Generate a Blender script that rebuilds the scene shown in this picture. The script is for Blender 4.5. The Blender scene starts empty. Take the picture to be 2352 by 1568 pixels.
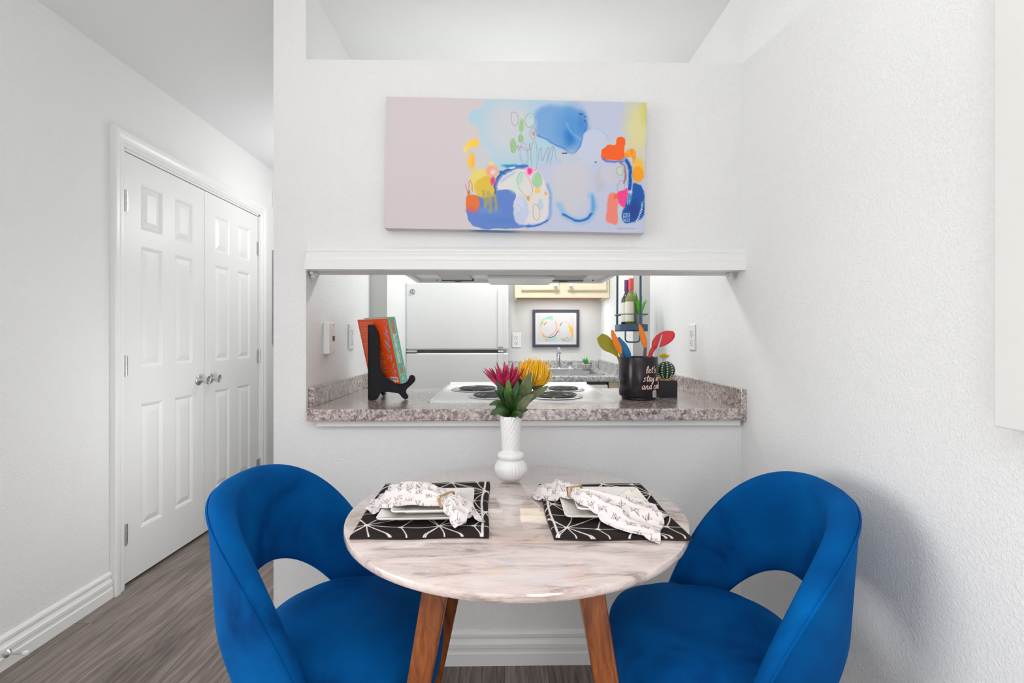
import bpy, bmesh, math, random
import numpy as np
from mathutils import Vector, Matrix
random.seed(7)
C = bpy.context.scene.collection
SC = bpy.context.scene

# ------------------------------------------------------------------ camera, world, lights, exposure
F_PX = 1120.0
CAM_Z = 1.165
YAW = math.atan(18 / F_PX)
cd = bpy.data.cameras.new('camera')
cam = bpy.data.objects.new('camera', cd); C.objects.link(cam)
cd.sensor_width = 36; cd.lens = F_PX / 2352 * 36; cd.clip_start = .02
cd.shift_y = -10 / 2352
cam.location = (0, 0, CAM_Z); cam.rotation_euler = (math.pi / 2, 0, -YAW)
SC.camera = cam
vs = SC.view_settings
vs.view_transform = 'Standard'; vs.look = 'None'; vs.gamma = 1; vs.use_curve_mapping = False
vs.exposure = 0.08
w = bpy.data.worlds.new('world'); SC.world = w; w.use_nodes = True
w.node_tree.nodes['Background'].inputs[0].default_value = (.93, .96, 1, 1)
w.node_tree.nodes['Background'].inputs[1].default_value = 1.0

def area(name, loc, rot, sx, sy, power, col=(1, 1, 1), shape='RECTANGLE'):
    l = bpy.data.lights.new(name, 'AREA'); l.shape = shape; l.size = sx; l.size_y = sy
    l.energy = power; l.color = col
    o = bpy.data.objects.new(name, l); C.objects.link(o); o.location = loc; o.rotation_euler = rot
    return o
PI = math.pi
def bulb(name, loc, r, power, col=(1, 1, 1)):
    l = bpy.data.lights.new(name, 'POINT'); l.shadow_soft_size = r; l.energy = power; l.color = col
    o = bpy.data.objects.new(name, l); C.objects.link(o); o.location = loc
    return o
area('rear_window_daylight', (-.45, -3.0, 1.25), (PI / 2, 0, 0), 2.0, 1.8, 6, (1, 1, 1))
area('side_window_daylight', (-3.9, -.15, 1.2), (0, -PI / 2, 0), 1.9, 2.0, 76, (1, 1, 1))
area('ceiling_bounce_fill', (-.35, -.75, 1.6), (PI, 0, 0), .7, .7, 36, (1, 1, 1), 'DISK')  # unseen upward fill, added to brighten the ceiling and soften the walls
bulb('dining_ceiling_lamp', (-.30, .50, 2.20), .08, .4, (1, 1, .99))
bulb('left_wall_fill', (.30, -.10, .8), .2, 5, (1, 1, 1))  # added fill with no real fixture, lifts the lower left wall
area('kitchen_ceiling_lamp', (.10, 2.72, 2.30), (0, 0, 0), .5, .3, 14, (.98, 1, 1))
bulb('kitchen_lamp_glow', (.10, 2.72, 2.27), .12, 2.7, (.98, 1, 1))
area('under_cabinet_lamp', (.41, 3.60, 1.458), (0, 0, 0), .5, .06, 1.8, (.98, 1, 1))
bulb('hall_ceiling_lamp', (-1.05, 3.4, 1.95), .15, 9, (1, 1, 1))
bulb('hall_low_fill', (-1.02, 2.40, .80), .15, 6.5, (1, 1, 1))  # invisible fill added behind the partition to brighten the low left wall and doors

# ------------------------------------------------------------------ helpers
def lin(c):
    c = [x / 255 for x in c]
    return tuple((x / 12.92 if x <= .04045 else ((x + .055) / 1.055) ** 2.4) for x in c)
def lin4(c): return lin(c) + (1,)

def ray(u, v):
    xc, zc = (u - 1176) / F_PX, (774 - v) / F_PX
    return (xc * math.cos(YAW) + math.sin(YAW), -xc * math.sin(YAW) + math.cos(YAW), zc)
def at_y(u, v, y):                      # the point of the plane y that is seen at a pixel
    r = ray(u, v); t = y / r[1]
    return Vector((r[0] * t, y, CAM_Z + r[2] * t))

def mat(name, col=(200, 200, 200), rough=.5, metal=0, spec=.5, noise=None, bump=None, coat=0, trans=0, sheen=0, ior=1.5, amount=.06):
    m = bpy.data.materials.new(name); m.use_nodes = True
    nt = m.node_tree; b = nt.nodes['Principled BSDF']
    b.inputs['Base Color'].default_value = lin4(col); b.inputs['Roughness'].default_value = rough
    b.inputs['Metallic'].default_value = metal; b.inputs['Specular IOR Level'].default_value = spec
    b.inputs['Coat Weight'].default_value = coat; b.inputs['Transmission Weight'].default_value = trans
    b.inputs['Sheen Weight'].default_value = sheen; b.inputs['IOR'].default_value = ior
    tc = nt.nodes.new('ShaderNodeTexCoord')
    if noise:
        n = nt.nodes.new('ShaderNodeTexNoise'); n.inputs['Scale'].default_value = noise; n.inputs['Detail'].default_value = 3
        nt.links.new(tc.outputs['Object'], n.inputs['Vector'])
        r = nt.nodes.new('ShaderNodeValToRGB')
        c = lin(col)
        r.color_ramp.elements[0].position = .3; r.color_ramp.elements[1].position = .7
        r.color_ramp.elements[0].color = tuple(max(0, x * (1 - amount)) for x in c) + (1,)
        r.color_ramp.elements[1].color = tuple(min(1, x * (1 + amount)) for x in c) + (1,)
        nt.links.new(n.outputs['Fac'], r.inputs['Fac']); nt.links.new(r.outputs['Color'], b.inputs['Base Color'])
    if bump:
        sc, st, dist = bump
        n = nt.nodes.new('ShaderNodeTexNoise'); n.inputs['Scale'].default_value = sc; n.inputs['Detail'].default_value = 4
        nt.links.new(tc.outputs['Object'], n.inputs['Vector'])
        bp = nt.nodes.new('ShaderNodeBump'); bp.inputs['Strength'].default_value = st; bp.inputs['Distance'].default_value = dist
        nt.links.new(n.outputs['Fac'], bp.inputs['Height']); nt.links.new(bp.outputs['Normal'], b.inputs['Normal'])
    return m

def ramp_mat(name, stops, scale, stretch=(1, 1, 1), rough=.3, detail=6, distort=0, spec=.5, rough_noise=.62, bump=0, coat=0, coat_rough=.05):
    m = bpy.data.materials.new(name); m.use_nodes = True
    nt = m.node_tree; b = nt.nodes['Principled BSDF']
    b.inputs['Roughness'].default_value = rough; b.inputs['Specular IOR Level'].default_value = spec
    b.inputs['Coat Weight'].default_value = coat; b.inputs['Coat Roughness'].default_value = coat_rough
    tc = nt.nodes.new('ShaderNodeTexCoord'); mp = nt.nodes.new('ShaderNodeMapping')
    mp.inputs['Scale'].default_value = stretch
    n = nt.nodes.new('ShaderNodeTexNoise'); n.inputs['Scale'].default_value = scale; n.inputs['Detail'].default_value = detail
    n.inputs['Roughness'].default_value = rough_noise; n.inputs['Distortion'].default_value = distort
    r = nt.nodes.new('ShaderNodeValToRGB')
    while len(r.color_ramp.elements) < len(stops): r.color_ramp.elements.new(.5)
    for e, (p, c) in zip(r.color_ramp.elements, stops): e.position = p; e.color = lin4(c)
    nt.links.new(tc.outputs['Object'], mp.inputs['Vector']); nt.links.new(mp.outputs['Vector'], n.inputs['Vector'])
    nt.links.new(n.outputs['Fac'], r.inputs['Fac']); nt.links.new(r.outputs['Color'], b.inputs['Base Color'])
    if bump:
        bp = nt.nodes.new('ShaderNodeBump'); bp.inputs['Strength'].default_value = .4; bp.inputs['Distance'].default_value = bump
        nt.links.new(n.outputs['Fac'], bp.inputs['Height']); nt.links.new(bp.outputs['Normal'], b.inputs['Normal'])
    return m

def paint_mat(name, rough=.6, spec=.4, weave=0):
    m = bpy.data.materials.new(name); m.use_nodes = True
    nt = m.node_tree; b = nt.nodes['Principled BSDF']; b.inputs['Roughness'].default_value = rough
    b.inputs['Specular IOR Level'].default_value = spec
    a = nt.nodes.new('ShaderNodeAttribute'); a.attribute_name = 'Col'
    nt.links.new(a.outputs['Color'], b.inputs['Base Color'])
    if weave:
        tc = nt.nodes.new('ShaderNodeTexCoord'); n = nt.nodes.new('ShaderNodeTexNoise'); n.inputs['Scale'].default_value = weave
        bp = nt.nodes.new('ShaderNodeBump'); bp.inputs['Strength'].default_value = .25; bp.inputs['Distance'].default_value = .001
        nt.links.new(tc.outputs['Object'], n.inputs['Vector']); nt.links.new(n.outputs['Fac'], bp.inputs['Height'])
        nt.links.new(bp.outputs['Normal'], b.inputs['Normal'])
    return m

class MB:
    def __init__(s): s.v = []; s.f = []; s.col = None
    def add(s, vs, fs):
        o = len(s.v); s.v += [tuple(x) for x in vs]; s.f += [tuple(i + o for i in f) for f in fs]; return s
    def box(s, a, b):
        x0, y0, z0 = a; x1, y1, z1 = b
        return s.add([(x0, y0, z0), (x1, y0, z0), (x1, y1, z0), (x0, y1, z0), (x0, y0, z1), (x1, y0, z1), (x1, y1, z1), (x0, y1, z1)],
                     [(0, 3, 2, 1), (4, 5, 6, 7), (0, 1, 5, 4), (1, 2, 6, 5), (2, 3, 7, 6), (3, 0, 4, 7)])
    def obox(s, p0, p1, n, hw, hd, hw2=None, hd2=None):      # bar from p0 to p1; n is about the width direction
        p0, p1, n = Vector(p0), Vector(p1), Vector(n)
        d = (p1 - p0).normalized(); a = (n - d * n.dot(d)).normalized(); b = d.cross(a)
        hw2 = hw if hw2 is None else hw2; hd2 = hd if hd2 is None else hd2
        vs = [p0 + a * sx * hw + b * sy * hd for sx, sy in ((-1, -1), (1, -1), (1, 1), (-1, 1))]
        vs += [p1 + a * sx * hw2 + b * sy * hd2 for sx, sy in ((-1, -1), (1, -1), (1, 1), (-1, 1))]
        return s.add(vs, [(0, 3, 2, 1), (4, 5, 6, 7), (0, 1, 5, 4), (1, 2, 6, 5), (2, 3, 7, 6), (3, 0, 4, 7)])
    def lathe(s, prof, c=(0, 0, 0), n=32, rib=None, M=None):
        vs = []; fs = []
        for r, z in prof:
            for k in range(n):
                a = 2 * PI * k / n; rr = rib(r, z, a) if rib else r
                p = Vector((rr * math.cos(a), rr * math.sin(a), z))
                if M is not None: p = M @ p
                vs.append((p[0] + c[0], p[1] + c[1], p[2] + c[2]))
        for i in range(len(prof) - 1):
            for k in range(n):
                k2 = (k + 1) % n
                fs.append((i * n + k, i * n + k2, (i + 1) * n + k2, (i + 1) * n + k))
        if prof[0][0] > 1e-6: fs.append(tuple(reversed(range(n))))
        if prof[-1][0] > 1e-6: fs.append(tuple((len(prof) - 1) * n + k for k in range(n)))
        return s.add(vs, fs)
    def tube(s, pts, r, n=8, closed=False, flat=1.0, up=None):
        pts = [Vector(p) for p in pts]; m = len(pts); vs = []; fs = []; prev = Vector(up) if up else None
        for i, p in enumerate(pts):
            a, b = (pts[(i - 1) % m], pts[(i + 1) % m]) if closed else (pts[max(i - 1, 0)], pts[min(i + 1, m - 1)])
            d = (b - a).normalized() if (b - a).length > 1e-9 else Vector((0, 0, 1))
            if prev is None: prev = d.orthogonal()
            x = prev - d * prev.dot(d)
            x = x.normalized() if x.length > 1e-6 else d.orthogonal().normalized()
            if not up: prev = x
            y = d.cross(x); rr = r[i] if isinstance(r, (list, tuple)) else r
            for k in range(n):
                t = 2 * PI * k / n; vs.append(p + x * math.cos(t) * rr * flat + y * math.sin(t) * rr)
        for i in range(m if closed else m - 1):
            j = (i + 1) % m
            for k in range(n):
                k2 = (k + 1) % n; fs.append((i * n + k, i * n + k2, j * n + k2, j * n + k))
        if not closed: fs += [tuple(reversed(range(n))), tuple((m - 1) * n + k for k in range(n))]
        return s.add(vs, fs)
    def prism(s, poly, o, ax, ay, ext):                      # polygon in the plane o + ax, ay swept along ext
        o, ax, ay, ext = Vector(o), Vector(ax), Vector(ay), Vector(ext); n = len(poly)
        a = [o + ax * p[0] + ay * p[1] for p in poly]; b = [p + ext for p in a]
        fs = [tuple(reversed(range(n))), tuple(range(n, 2 * n))] + [(i, (i + 1) % n, n + (i + 1) % n, n + i) for i in range(n)]
        return s.add(a + b, fs)
    def sheet(s, nu, nv, fn, wrapu=False):
        vs = [fn(i, j) for j in range(nv) for i in range(nu)]; fs = []
        for j in range(nv - 1):
            for i in range(nu if wrapu else nu - 1):
                i2 = (i + 1) % nu
                fs.append((j * nu + i, j * nu + i2, (j + 1) * nu + i2, (j + 1) * nu + i))
        return s.add(vs, fs)
    def ball(s, c, r, nu=16, nv=10, sc=(1, 1, 1), M=None):
        prof = [(math.sin(PI * i / nv) * r, -math.cos(PI * i / nv) * r) for i in range(nv + 1)]
        MM = (M or Matrix.Identity(3)) @ Matrix.Diagonal(sc)
        prof[0] = (1e-5, prof[0][1]); prof[-1] = (1e-5, prof[-1][1])
        return s.lathe(prof, c, nu, M=MM)
    def build(s, name, m, parent=None, smooth=None, bevel=0, seg=2, sub=0, solid=0, recalc=True, local=False):
        me = bpy.data.meshes.new(name)
        off = Vector((0, 0, 0))
        if parent is not None and not local:
            q = parent
            while q is not None: off += q.location; q = q.parent
        me.from_pydata([tuple(Vector(p) - off) for p in s.v], [], s.f); me.update()
        if recalc:
            bm = bmesh.new(); bm.from_mesh(me); bmesh.ops.recalc_face_normals(bm, faces=bm.faces); bm.to_mesh(me); bm.free()
        if s.col is not None:
            at = me.color_attributes.new('Col', 'FLOAT_COLOR', 'POINT')
            at.data.foreach_set('color', np.asarray(s.col, dtype=np.float32).ravel())
        if smooth is not None:
            me.polygons.foreach_set('use_smooth', [True] * len(me.polygons))
            if smooth < 180: me.set_sharp_from_angle(angle=math.radians(smooth))
        me.materials.append(m)
        o = bpy.data.objects.new(name, me); C.objects.link(o)
        if parent is not None: o.parent = parent
        if solid:
            md = o.modifiers.new('thick', 'SOLIDIFY'); md.thickness = solid; md.offset = 0
        if bevel:
            md = o.modifiers.new('bevel', 'BEVEL'); md.width = bevel; md.segments = seg; md.limit_method = 'ANGLE'; md.angle_limit = math.radians(35)
        if sub:
            md = o.modifiers.new('sub', 'SUBSURF'); md.levels = sub; md.render_levels = sub
        return o

def tag(o, label, cat, group=None):
    o['label'] = label; o['category'] = cat
    if group: o['group'] = group
    return o
def thing(name, label, cat, loc=(0, 0, 0), rotz=0, group=None):
    o = bpy.data.objects.new(name, None); C.objects.link(o); o.empty_display_size = .05
    o.location = loc; o.rotation_euler = (0, 0, rotz)
    return tag(o, label, cat, group)
def struct(o): o['kind'] = 'structure'; return o
def copy_tree(o, parent=None):
    c = o.copy(); C.objects.link(c)
    if parent is not None: c.parent = parent
    for ch in list(o.children): copy_tree(ch, c)
    return c
def smooth_line(pts, k=6, closed=False):
    pts = [Vector(p) for p in pts]; n = len(pts); out = []
    rng = n if closed else n - 1
    for i in range(rng):
        p0 = pts[(i - 1) % n] if closed or i > 0 else pts[0]; p1 = pts[i]; p2 = pts[(i + 1) % n]
        p3 = pts[(i + 2) % n] if closed or i + 2 < n else pts[-1]
        for t in range(k):
            t /= k
            out.append(.5 * ((2 * p1) + (p2 - p0) * t + (2 * p0 - 5 * p1 + 4 * p2 - p3) * t * t + (3 * p1 - p0 - 3 * p2 + p3) * t ** 3))
    if not closed: out.append(pts[-1])
    return out

# ------------------------------------------------------------------ small painter: colours on the vertices of a printed or painted surface
def vnoise(X, Y, f, seed):
    rs = np.random.RandomState(seed); g = rs.rand(64, 64)
    x = X * f; y = Y * f; xi = np.floor(x).astype(int); yi = np.floor(y).astype(int)
    u = x - xi; v = y - yi; u = u * u * (3 - 2 * u); v = v * v * (3 - 2 * v)
    a = g[xi % 64, yi % 64]; b = g[(xi + 1) % 64, yi % 64]; c = g[xi % 64, (yi + 1) % 64]; d = g[(xi + 1) % 64, (yi + 1) % 64]
    return (a * (1 - u) + b * u) * (1 - v) + (c * (1 - u) + d * u) * v - .5
class Paint:
    def __init__(s, X, Y, base):
        s.X, s.Y = X, Y; s.A, s.B = X, Y
        s.c = np.tile(np.array(base, float), X.shape + (1,))
    def warp(s, amp, f, seed=1):
        s.A = s.X + amp * (vnoise(s.X, s.Y, f, seed) + .5 * vnoise(s.X, s.Y, f * 2.7, seed + 5))
        s.B = s.Y + amp * (vnoise(s.X, s.Y, f, seed + 9) + .5 * vnoise(s.X, s.Y, f * 2.7, seed + 14))
    def mix(s, m, col, a):
        m = (np.clip(m, 0, 1) * a)[..., None]; s.c = s.c * (1 - m) + np.array(col, float) * m
    def ell(s, cx, cy, rx, ry, col, soft=6, a=1, rot=0):
        r = math.radians(rot); dx = s.A - cx; dy = s.B - cy
        x = (dx * math.cos(r) + dy * math.sin(r)) / rx; y = (-dx * math.sin(r) + dy * math.cos(r)) / ry
        d = (np.sqrt(x * x + y * y) - 1) * min(rx, ry); s.mix(.5 - d / soft, col, a)
    def seg(s, pts, closed=False):
        d = np.full(s.X.shape, 1e9); n = len(pts)
        for i in range(n if closed else n - 1):
            (x0, y0), (x1, y1) = pts[i], pts[(i + 1) % n]; ex, ey = x1 - x0, y1 - y0; L = ex * ex + ey * ey + 1e-9
            t = np.clip(((s.A - x0) * ex + (s.B - y0) * ey) / L, 0, 1)
            d = np.minimum(d, np.hypot(s.A - x0 - t * ex, s.B - y0 - t * ey))
        return d
    def line(s, pts, wd, col, soft=4, a=1, closed=False):
        pts = [(p[0], p[1]) for p in (smooth_line([(q[0], q[1], 0) for q in pts], 4, closed))] if len(pts) > 2 else pts
        s.mix(.5 - (s.seg(pts, closed) - wd / 2) / soft, col, a)
    def raw(s, pts, wd, col, soft=4, a=1): s.mix(.5 - (s.seg(pts) - wd / 2) / soft, col, a)
    def poly(s, pts, col, soft=6, a=1, curved=True):
        if curved: pts = [(p[0], p[1]) for p in smooth_line([(q[0], q[1], 0) for q in pts], 4, True)]
        d = s.seg(pts, True); ins = np.zeros(s.X.shape, bool); n = len(pts)
        for i in range(n):
            (x0, y0), (x1, y1) = pts[i], pts[(i + 1) % n]
            if y0 == y1: continue
            c = ((y0 > s.B) != (y1 > s.B)) & (s.A < (x1 - x0) * (s.B - y0) / (y1 - y0) + x0); ins ^= c
        s.mix(.5 + np.where(ins, d, -d) / soft, col, a)
    def ring(s, cx, cy, rx, ry, wd, col, rot=0, a=1, soft=3):
        r = math.radians(rot)
        p = [(cx + rx * math.cos(t) * math.cos(r) - ry * math.sin(t) * math.sin(r), cy + rx * math.cos(t) * math.sin(r) + ry * math.sin(t) * math.cos(r)) for t in np.linspace(0, 2 * PI, 22)[:-1]]
        s.line(p, wd, col, soft, a, True)
    def rgba(s):
        c = np.clip(s.c, 0, 255) / 255; l = np.where(c <= .04045, c / 12.92, ((c + .055) / 1.055) ** 2.4)
        return np.concatenate([l, np.ones(l.shape[:-1] + (1,))], -1).reshape(-1, 4)

# ------------------------------------------------------------------ materials
def wall_material(name, col, strength=.34, dist=.003):
    m = bpy.data.materials.new(name); m.use_nodes = True
    nt = m.node_tree; b = nt.nodes['Principled BSDF']
    b.inputs['Base Color'].default_value = lin4(col); b.inputs['Roughness'].default_value = .75; b.inputs['Specular IOR Level'].default_value = .25
    tc = nt.nodes.new('ShaderNodeTexCoord')
    n = nt.nodes.new('ShaderNodeTexNoise'); n.inputs['Scale'].default_value = 160; n.inputs['Detail'].default_value = 3; n.inputs['Distortion'].default_value = .6
    r = nt.nodes.new('ShaderNodeValToRGB'); r.color_ramp.elements[0].position = .47; r.color_ramp.elements[1].position = .64
    n2 = nt.nodes.new('ShaderNodeTexNoise'); n2.inputs['Scale'].default_value = 9; n2.inputs['Detail'].default_value = 2
    mx = nt.nodes.new('ShaderNodeMath'); mx.operation = 'MULTIPLY_ADD'; mx.inputs[1].default_value = .6
    nt.links.new(tc.outputs['Object'], n.inputs['Vector']); nt.links.new(tc.outputs['Object'], n2.inputs['Vector'])
    nt.links.new(n.outputs['Fac'], r.inputs['Fac']); nt.links.new(n2.outputs['Fac'], mx.inputs[0]); nt.links.new(r.outputs['Color'], mx.inputs[2])
    bp = nt.nodes.new('ShaderNodeBump'); bp.inputs['Strength'].default_value = strength; bp.inputs['Distance'].default_value = dist
    nt.links.new(mx.outputs[0], bp.inputs['Height']); nt.links.new(bp.outputs['Normal'], b.inputs['Normal'])
    return m
M = {}
M['wall'] = wall_material('wall_paint', (236, 236, 235))
M['kwall'] = wall_material('kitchen_wall_paint', (235, 236, 236))
M['ceil'] = wall_material('ceiling_paint', (235, 236, 236), .16)
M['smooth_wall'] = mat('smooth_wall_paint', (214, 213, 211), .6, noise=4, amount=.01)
M['trim'] = mat('trim_gloss_paint', (238, 238, 236), .32, noise=6, amount=.01)
M['door'] = mat('door_paint', (236, 236, 235), .38, noise=5, amount=.01)
M['white'] = mat('white_plastic', (232, 232, 230), .35, noise=20, amount=.01)
M['slot'] = mat('dark_slot', (95, 93, 90), .6, noise=30)
M['ceramic'] = mat('white_ceramic', (244, 240, 235), .12, noise=10, amount=.01, coat=.4)
M['vase'] = mat('vase_ceramic', (236, 236, 235), .2, noise=10, amount=.01, coat=.3)
M['enamel'] = mat('white_enamel', (236, 236, 235), .18, noise=10, amount=.008)
M['appliance'] = mat('white_appliance', (230, 230, 229), .3, noise=14, amount=.008)
M['chrome'] = mat('chrome', (225, 226, 228), .12, 1, noise=8, amount=.02)
M['nickel'] = mat('brushed_nickel', (214, 213, 210), .36, 1, noise=60, amount=.05)
M['steel'] = mat('stainless_steel', (190, 192, 194), .3, 1, noise=30, amount=.04)
M['coil'] = mat('burner_coil', (96, 96, 98), .4, .5, noise=60, amount=.15)
M['black'] = mat('black_lacquer', (17, 15, 21), .5, spec=.25, noise=25, amount=.2)
M['blackmatte'] = mat('matte_black', (34, 33, 40), .6, noise=40, amount=.1)
M['mug'] = mat('dark_metallic_glaze', (38, 31, 35), .22, .3, noise=30, amount=.04)
M['copper'] = mat('rose_copper_ink', (238, 205, 190), .4, noise=50)
M['gold'] = mat('gold_metal', (205, 175, 125), .28, 1, noise=30)
M['counter'] = ramp_mat('granite_laminate', [(.36, (80, 64, 64)), (.44, (136, 118, 115)), (.52, (184, 168, 163)), (.64, (222, 213, 208))], 75, (1, 1, 1), .26, 7, .8, rough_noise=.7, spec=1.0, coat=.9, coat_rough=.22)
M['kcounter'] = ramp_mat('grey_granite_laminate', [(.34, (110, 108, 110)), (.43, (150, 148, 149)), (.52, (196, 195, 195)), (.66, (226, 226, 226))], 60, (1, 1, 1), .2, 7, .8, rough_noise=.7)
M['marble'] = ramp_mat('pink_white_marble', [(.30, (128, 112, 109)), (.39, (182, 163, 156)), (.46, (216, 198, 191)), (.58, (230, 214, 208)), (.8, (237, 226, 221))], 6.0, (1, 4.4, 4.4), .06, 9, .55, rough_noise=.72, spec=1.0, coat=.9)
M['legwood'] = ramp_mat('acacia_leg_wood', [(.3, (92, 46, 16)), (.5, (136, 72, 28)), (.7, (164, 92, 42))], 9, (6, 6, .6), .35, 5, 1.2)
M['cabinet'] = ramp_mat('pale_cream_wood', [(.3, (236, 218, 184)), (.6, (243, 229, 203)), (.8, (246, 234, 212))], 6, (1, 4, 8), .4, 4, .5)
M['ply'] = ramp_mat('orange_plywood', [(.3, (190, 125, 75)), (.7, (214, 152, 98))], 6, (1, 5, 5), .6)
M['rack'] = mat('slate_blue_metal', (66, 92, 116), .4, .2, noise=40)
M['orange'] = mat('orange_silicone', (246, 128, 10), .45, noise=30)
M['lime'] = mat('lime_silicone', (158, 152, 8), .45, noise=30)
M['blue'] = mat('blue_silicone', (8, 120, 176), .45, noise=30)
M['red'] = mat('red_silicone', (222, 48, 56), .4, noise=30)
M['greyrod'] = mat('dark_grey_nylon', (94, 92, 97), .45, noise=40)
M['palerod'] = mat('pale_grey_plastic', (186, 190, 198), .3, noise=40)
M['leaf'] = mat('dark_green_leaf', (40, 74, 24), .42, noise=30, amount=.35)
M['olive'] = mat('olive_leaf', (96, 104, 68), .5, noise=30, amount=.25)
M['fresh'] = mat('fresh_green_leaf', (76, 116, 26), .45, noise=30, amount=.3)
M['stem'] = mat('green_stem', (106, 130, 58), .5, noise=40, amount=.2)
M['yellow'] = mat('yellow_petal', (255, 190, 8), .6, noise=40, amount=.12)
M['lemon'] = mat('lemon_petal', (240, 205, 10), .55, noise=60, amount=.12)
M['cactus'] = mat('cactus_green', (34, 74, 42), .55, noise=60, amount=.25)
M['spine'] = mat('white_wool', (228, 226, 220), .8, noise=60)
M['gravel'] = mat('tan_gravel', (206, 160, 110), .8, noise=120, amount=.4)
M['succulent'] = mat('succulent_green', (72, 156, 62), .45, noise=50, amount=.3)
M['aloe'] = mat('aloe_green', (96, 190, 38), .4, noise=50, amount=.25)
M['greypot'] = mat('grey_pot', (150, 154, 160), .6, noise=40)
M['frame'] = mat('charcoal_frame', (64, 63, 74), .45, noise=40)
M['mount'] = mat('white_mount', (222, 223, 228), .7, noise=40, amount=.01)
M['winegreen'] = mat('green_wine_glass', (120, 122, 52), .06, spec=.8, noise=10, amount=.15, coat=.5)
M['winedark'] = mat('dark_wine_glass', (46, 52, 66), .06, spec=.8, noise=10, amount=.15, coat=.5)
M['label'] = mat('cream_paper_label', (226, 222, 206), .7, noise=30, amount=.05)
M['salmon'] = mat('salmon_foil', (226, 92, 84), .35, .2, noise=30)
M['purple'] = mat('purple_foil', (104, 52, 110), .35, .2, noise=30)
M['canvas_side'] = mat('canvas_edge', (206, 198, 204), .7, noise=8, amount=.04)
M['panelwhite'] = mat('off_white_canvas', (226, 224, 221), .6, noise=5, amount=.01)
M['paint'] = paint_mat('painted_canvas', .55, .4, 900)
M['print'] = paint_mat('printed_paper', .6)
M['cloth'] = paint_mat('printed_cloth', .85, .2, 1500)
M['hem'] = mat('dark_brown_cloth', (40, 32, 31), .9, noise=200, amount=.2)
M['bookcover'] = paint_mat('printed_cover', .4)
M['pages'] = mat('book_pages', (230, 226, 215), .8, noise=200, amount=.06)
M['lens'] = mat('frosted_lens', (232, 226, 214), .25, noise=20, amount=.02)
M['mesh'] = mat('filter_mesh', (150, 150, 148), .35, .8, noise=300, amount=.35)

def velvet(name, col, dark, light):
    m = bpy.data.materials.new(name); m.use_nodes = True
    nt = m.node_tree; b = nt.nodes['Principled BSDF']
    b.inputs['Roughness'].default_value = .8; b.inputs['Specular IOR Level'].default_value = .06
    b.inputs['Sheen Weight'].default_value = .25; b.inputs['Sheen Roughness'].default_value = .35
    b.inputs['Sheen Tint'].default_value = lin4((0, 128, 220))
    tc = nt.nodes.new('ShaderNodeTexCoord')
    n = nt.nodes.new('ShaderNodeTexNoise'); n.inputs['Scale'].default_value = 4.5; n.inputs['Detail'].default_value = 5; n.inputs['Distortion'].default_value = .8
    r = nt.nodes.new('ShaderNodeValToRGB'); r.color_ramp.elements.new(.5)
    for e, (p, c) in zip(r.color_ramp.elements, ((.3, dark), (.48, col), (.72, light))): e.position = p; e.color = lin4(c)
    nt.links.new(tc.outputs['Object'], n.inputs['Vector']); nt.links.new(n.outputs['Fac'], r.inputs['Fac']); nt.links.new(r.outputs['Color'], b.inputs['Base Color'])
    n2 = nt.nodes.new('ShaderNodeTexNoise'); n2.inputs['Scale'].default_value = 700
    bp = nt.nodes.new('ShaderNodeBump'); bp.inputs['Strength'].default_value = .15; bp.inputs['Distance'].default_value = .001
    nt.links.new(tc.outputs['Object'], n2.inputs['Vector']); nt.links.new(n2.outputs['Fac'], bp.inputs['Height']); nt.links.new(bp.outputs['Normal'], b.inputs['Normal'])
    return m
M['velvet'] = velvet('blue_velvet', (0, 76, 140), (0, 46, 102), (0, 94, 164))

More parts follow.
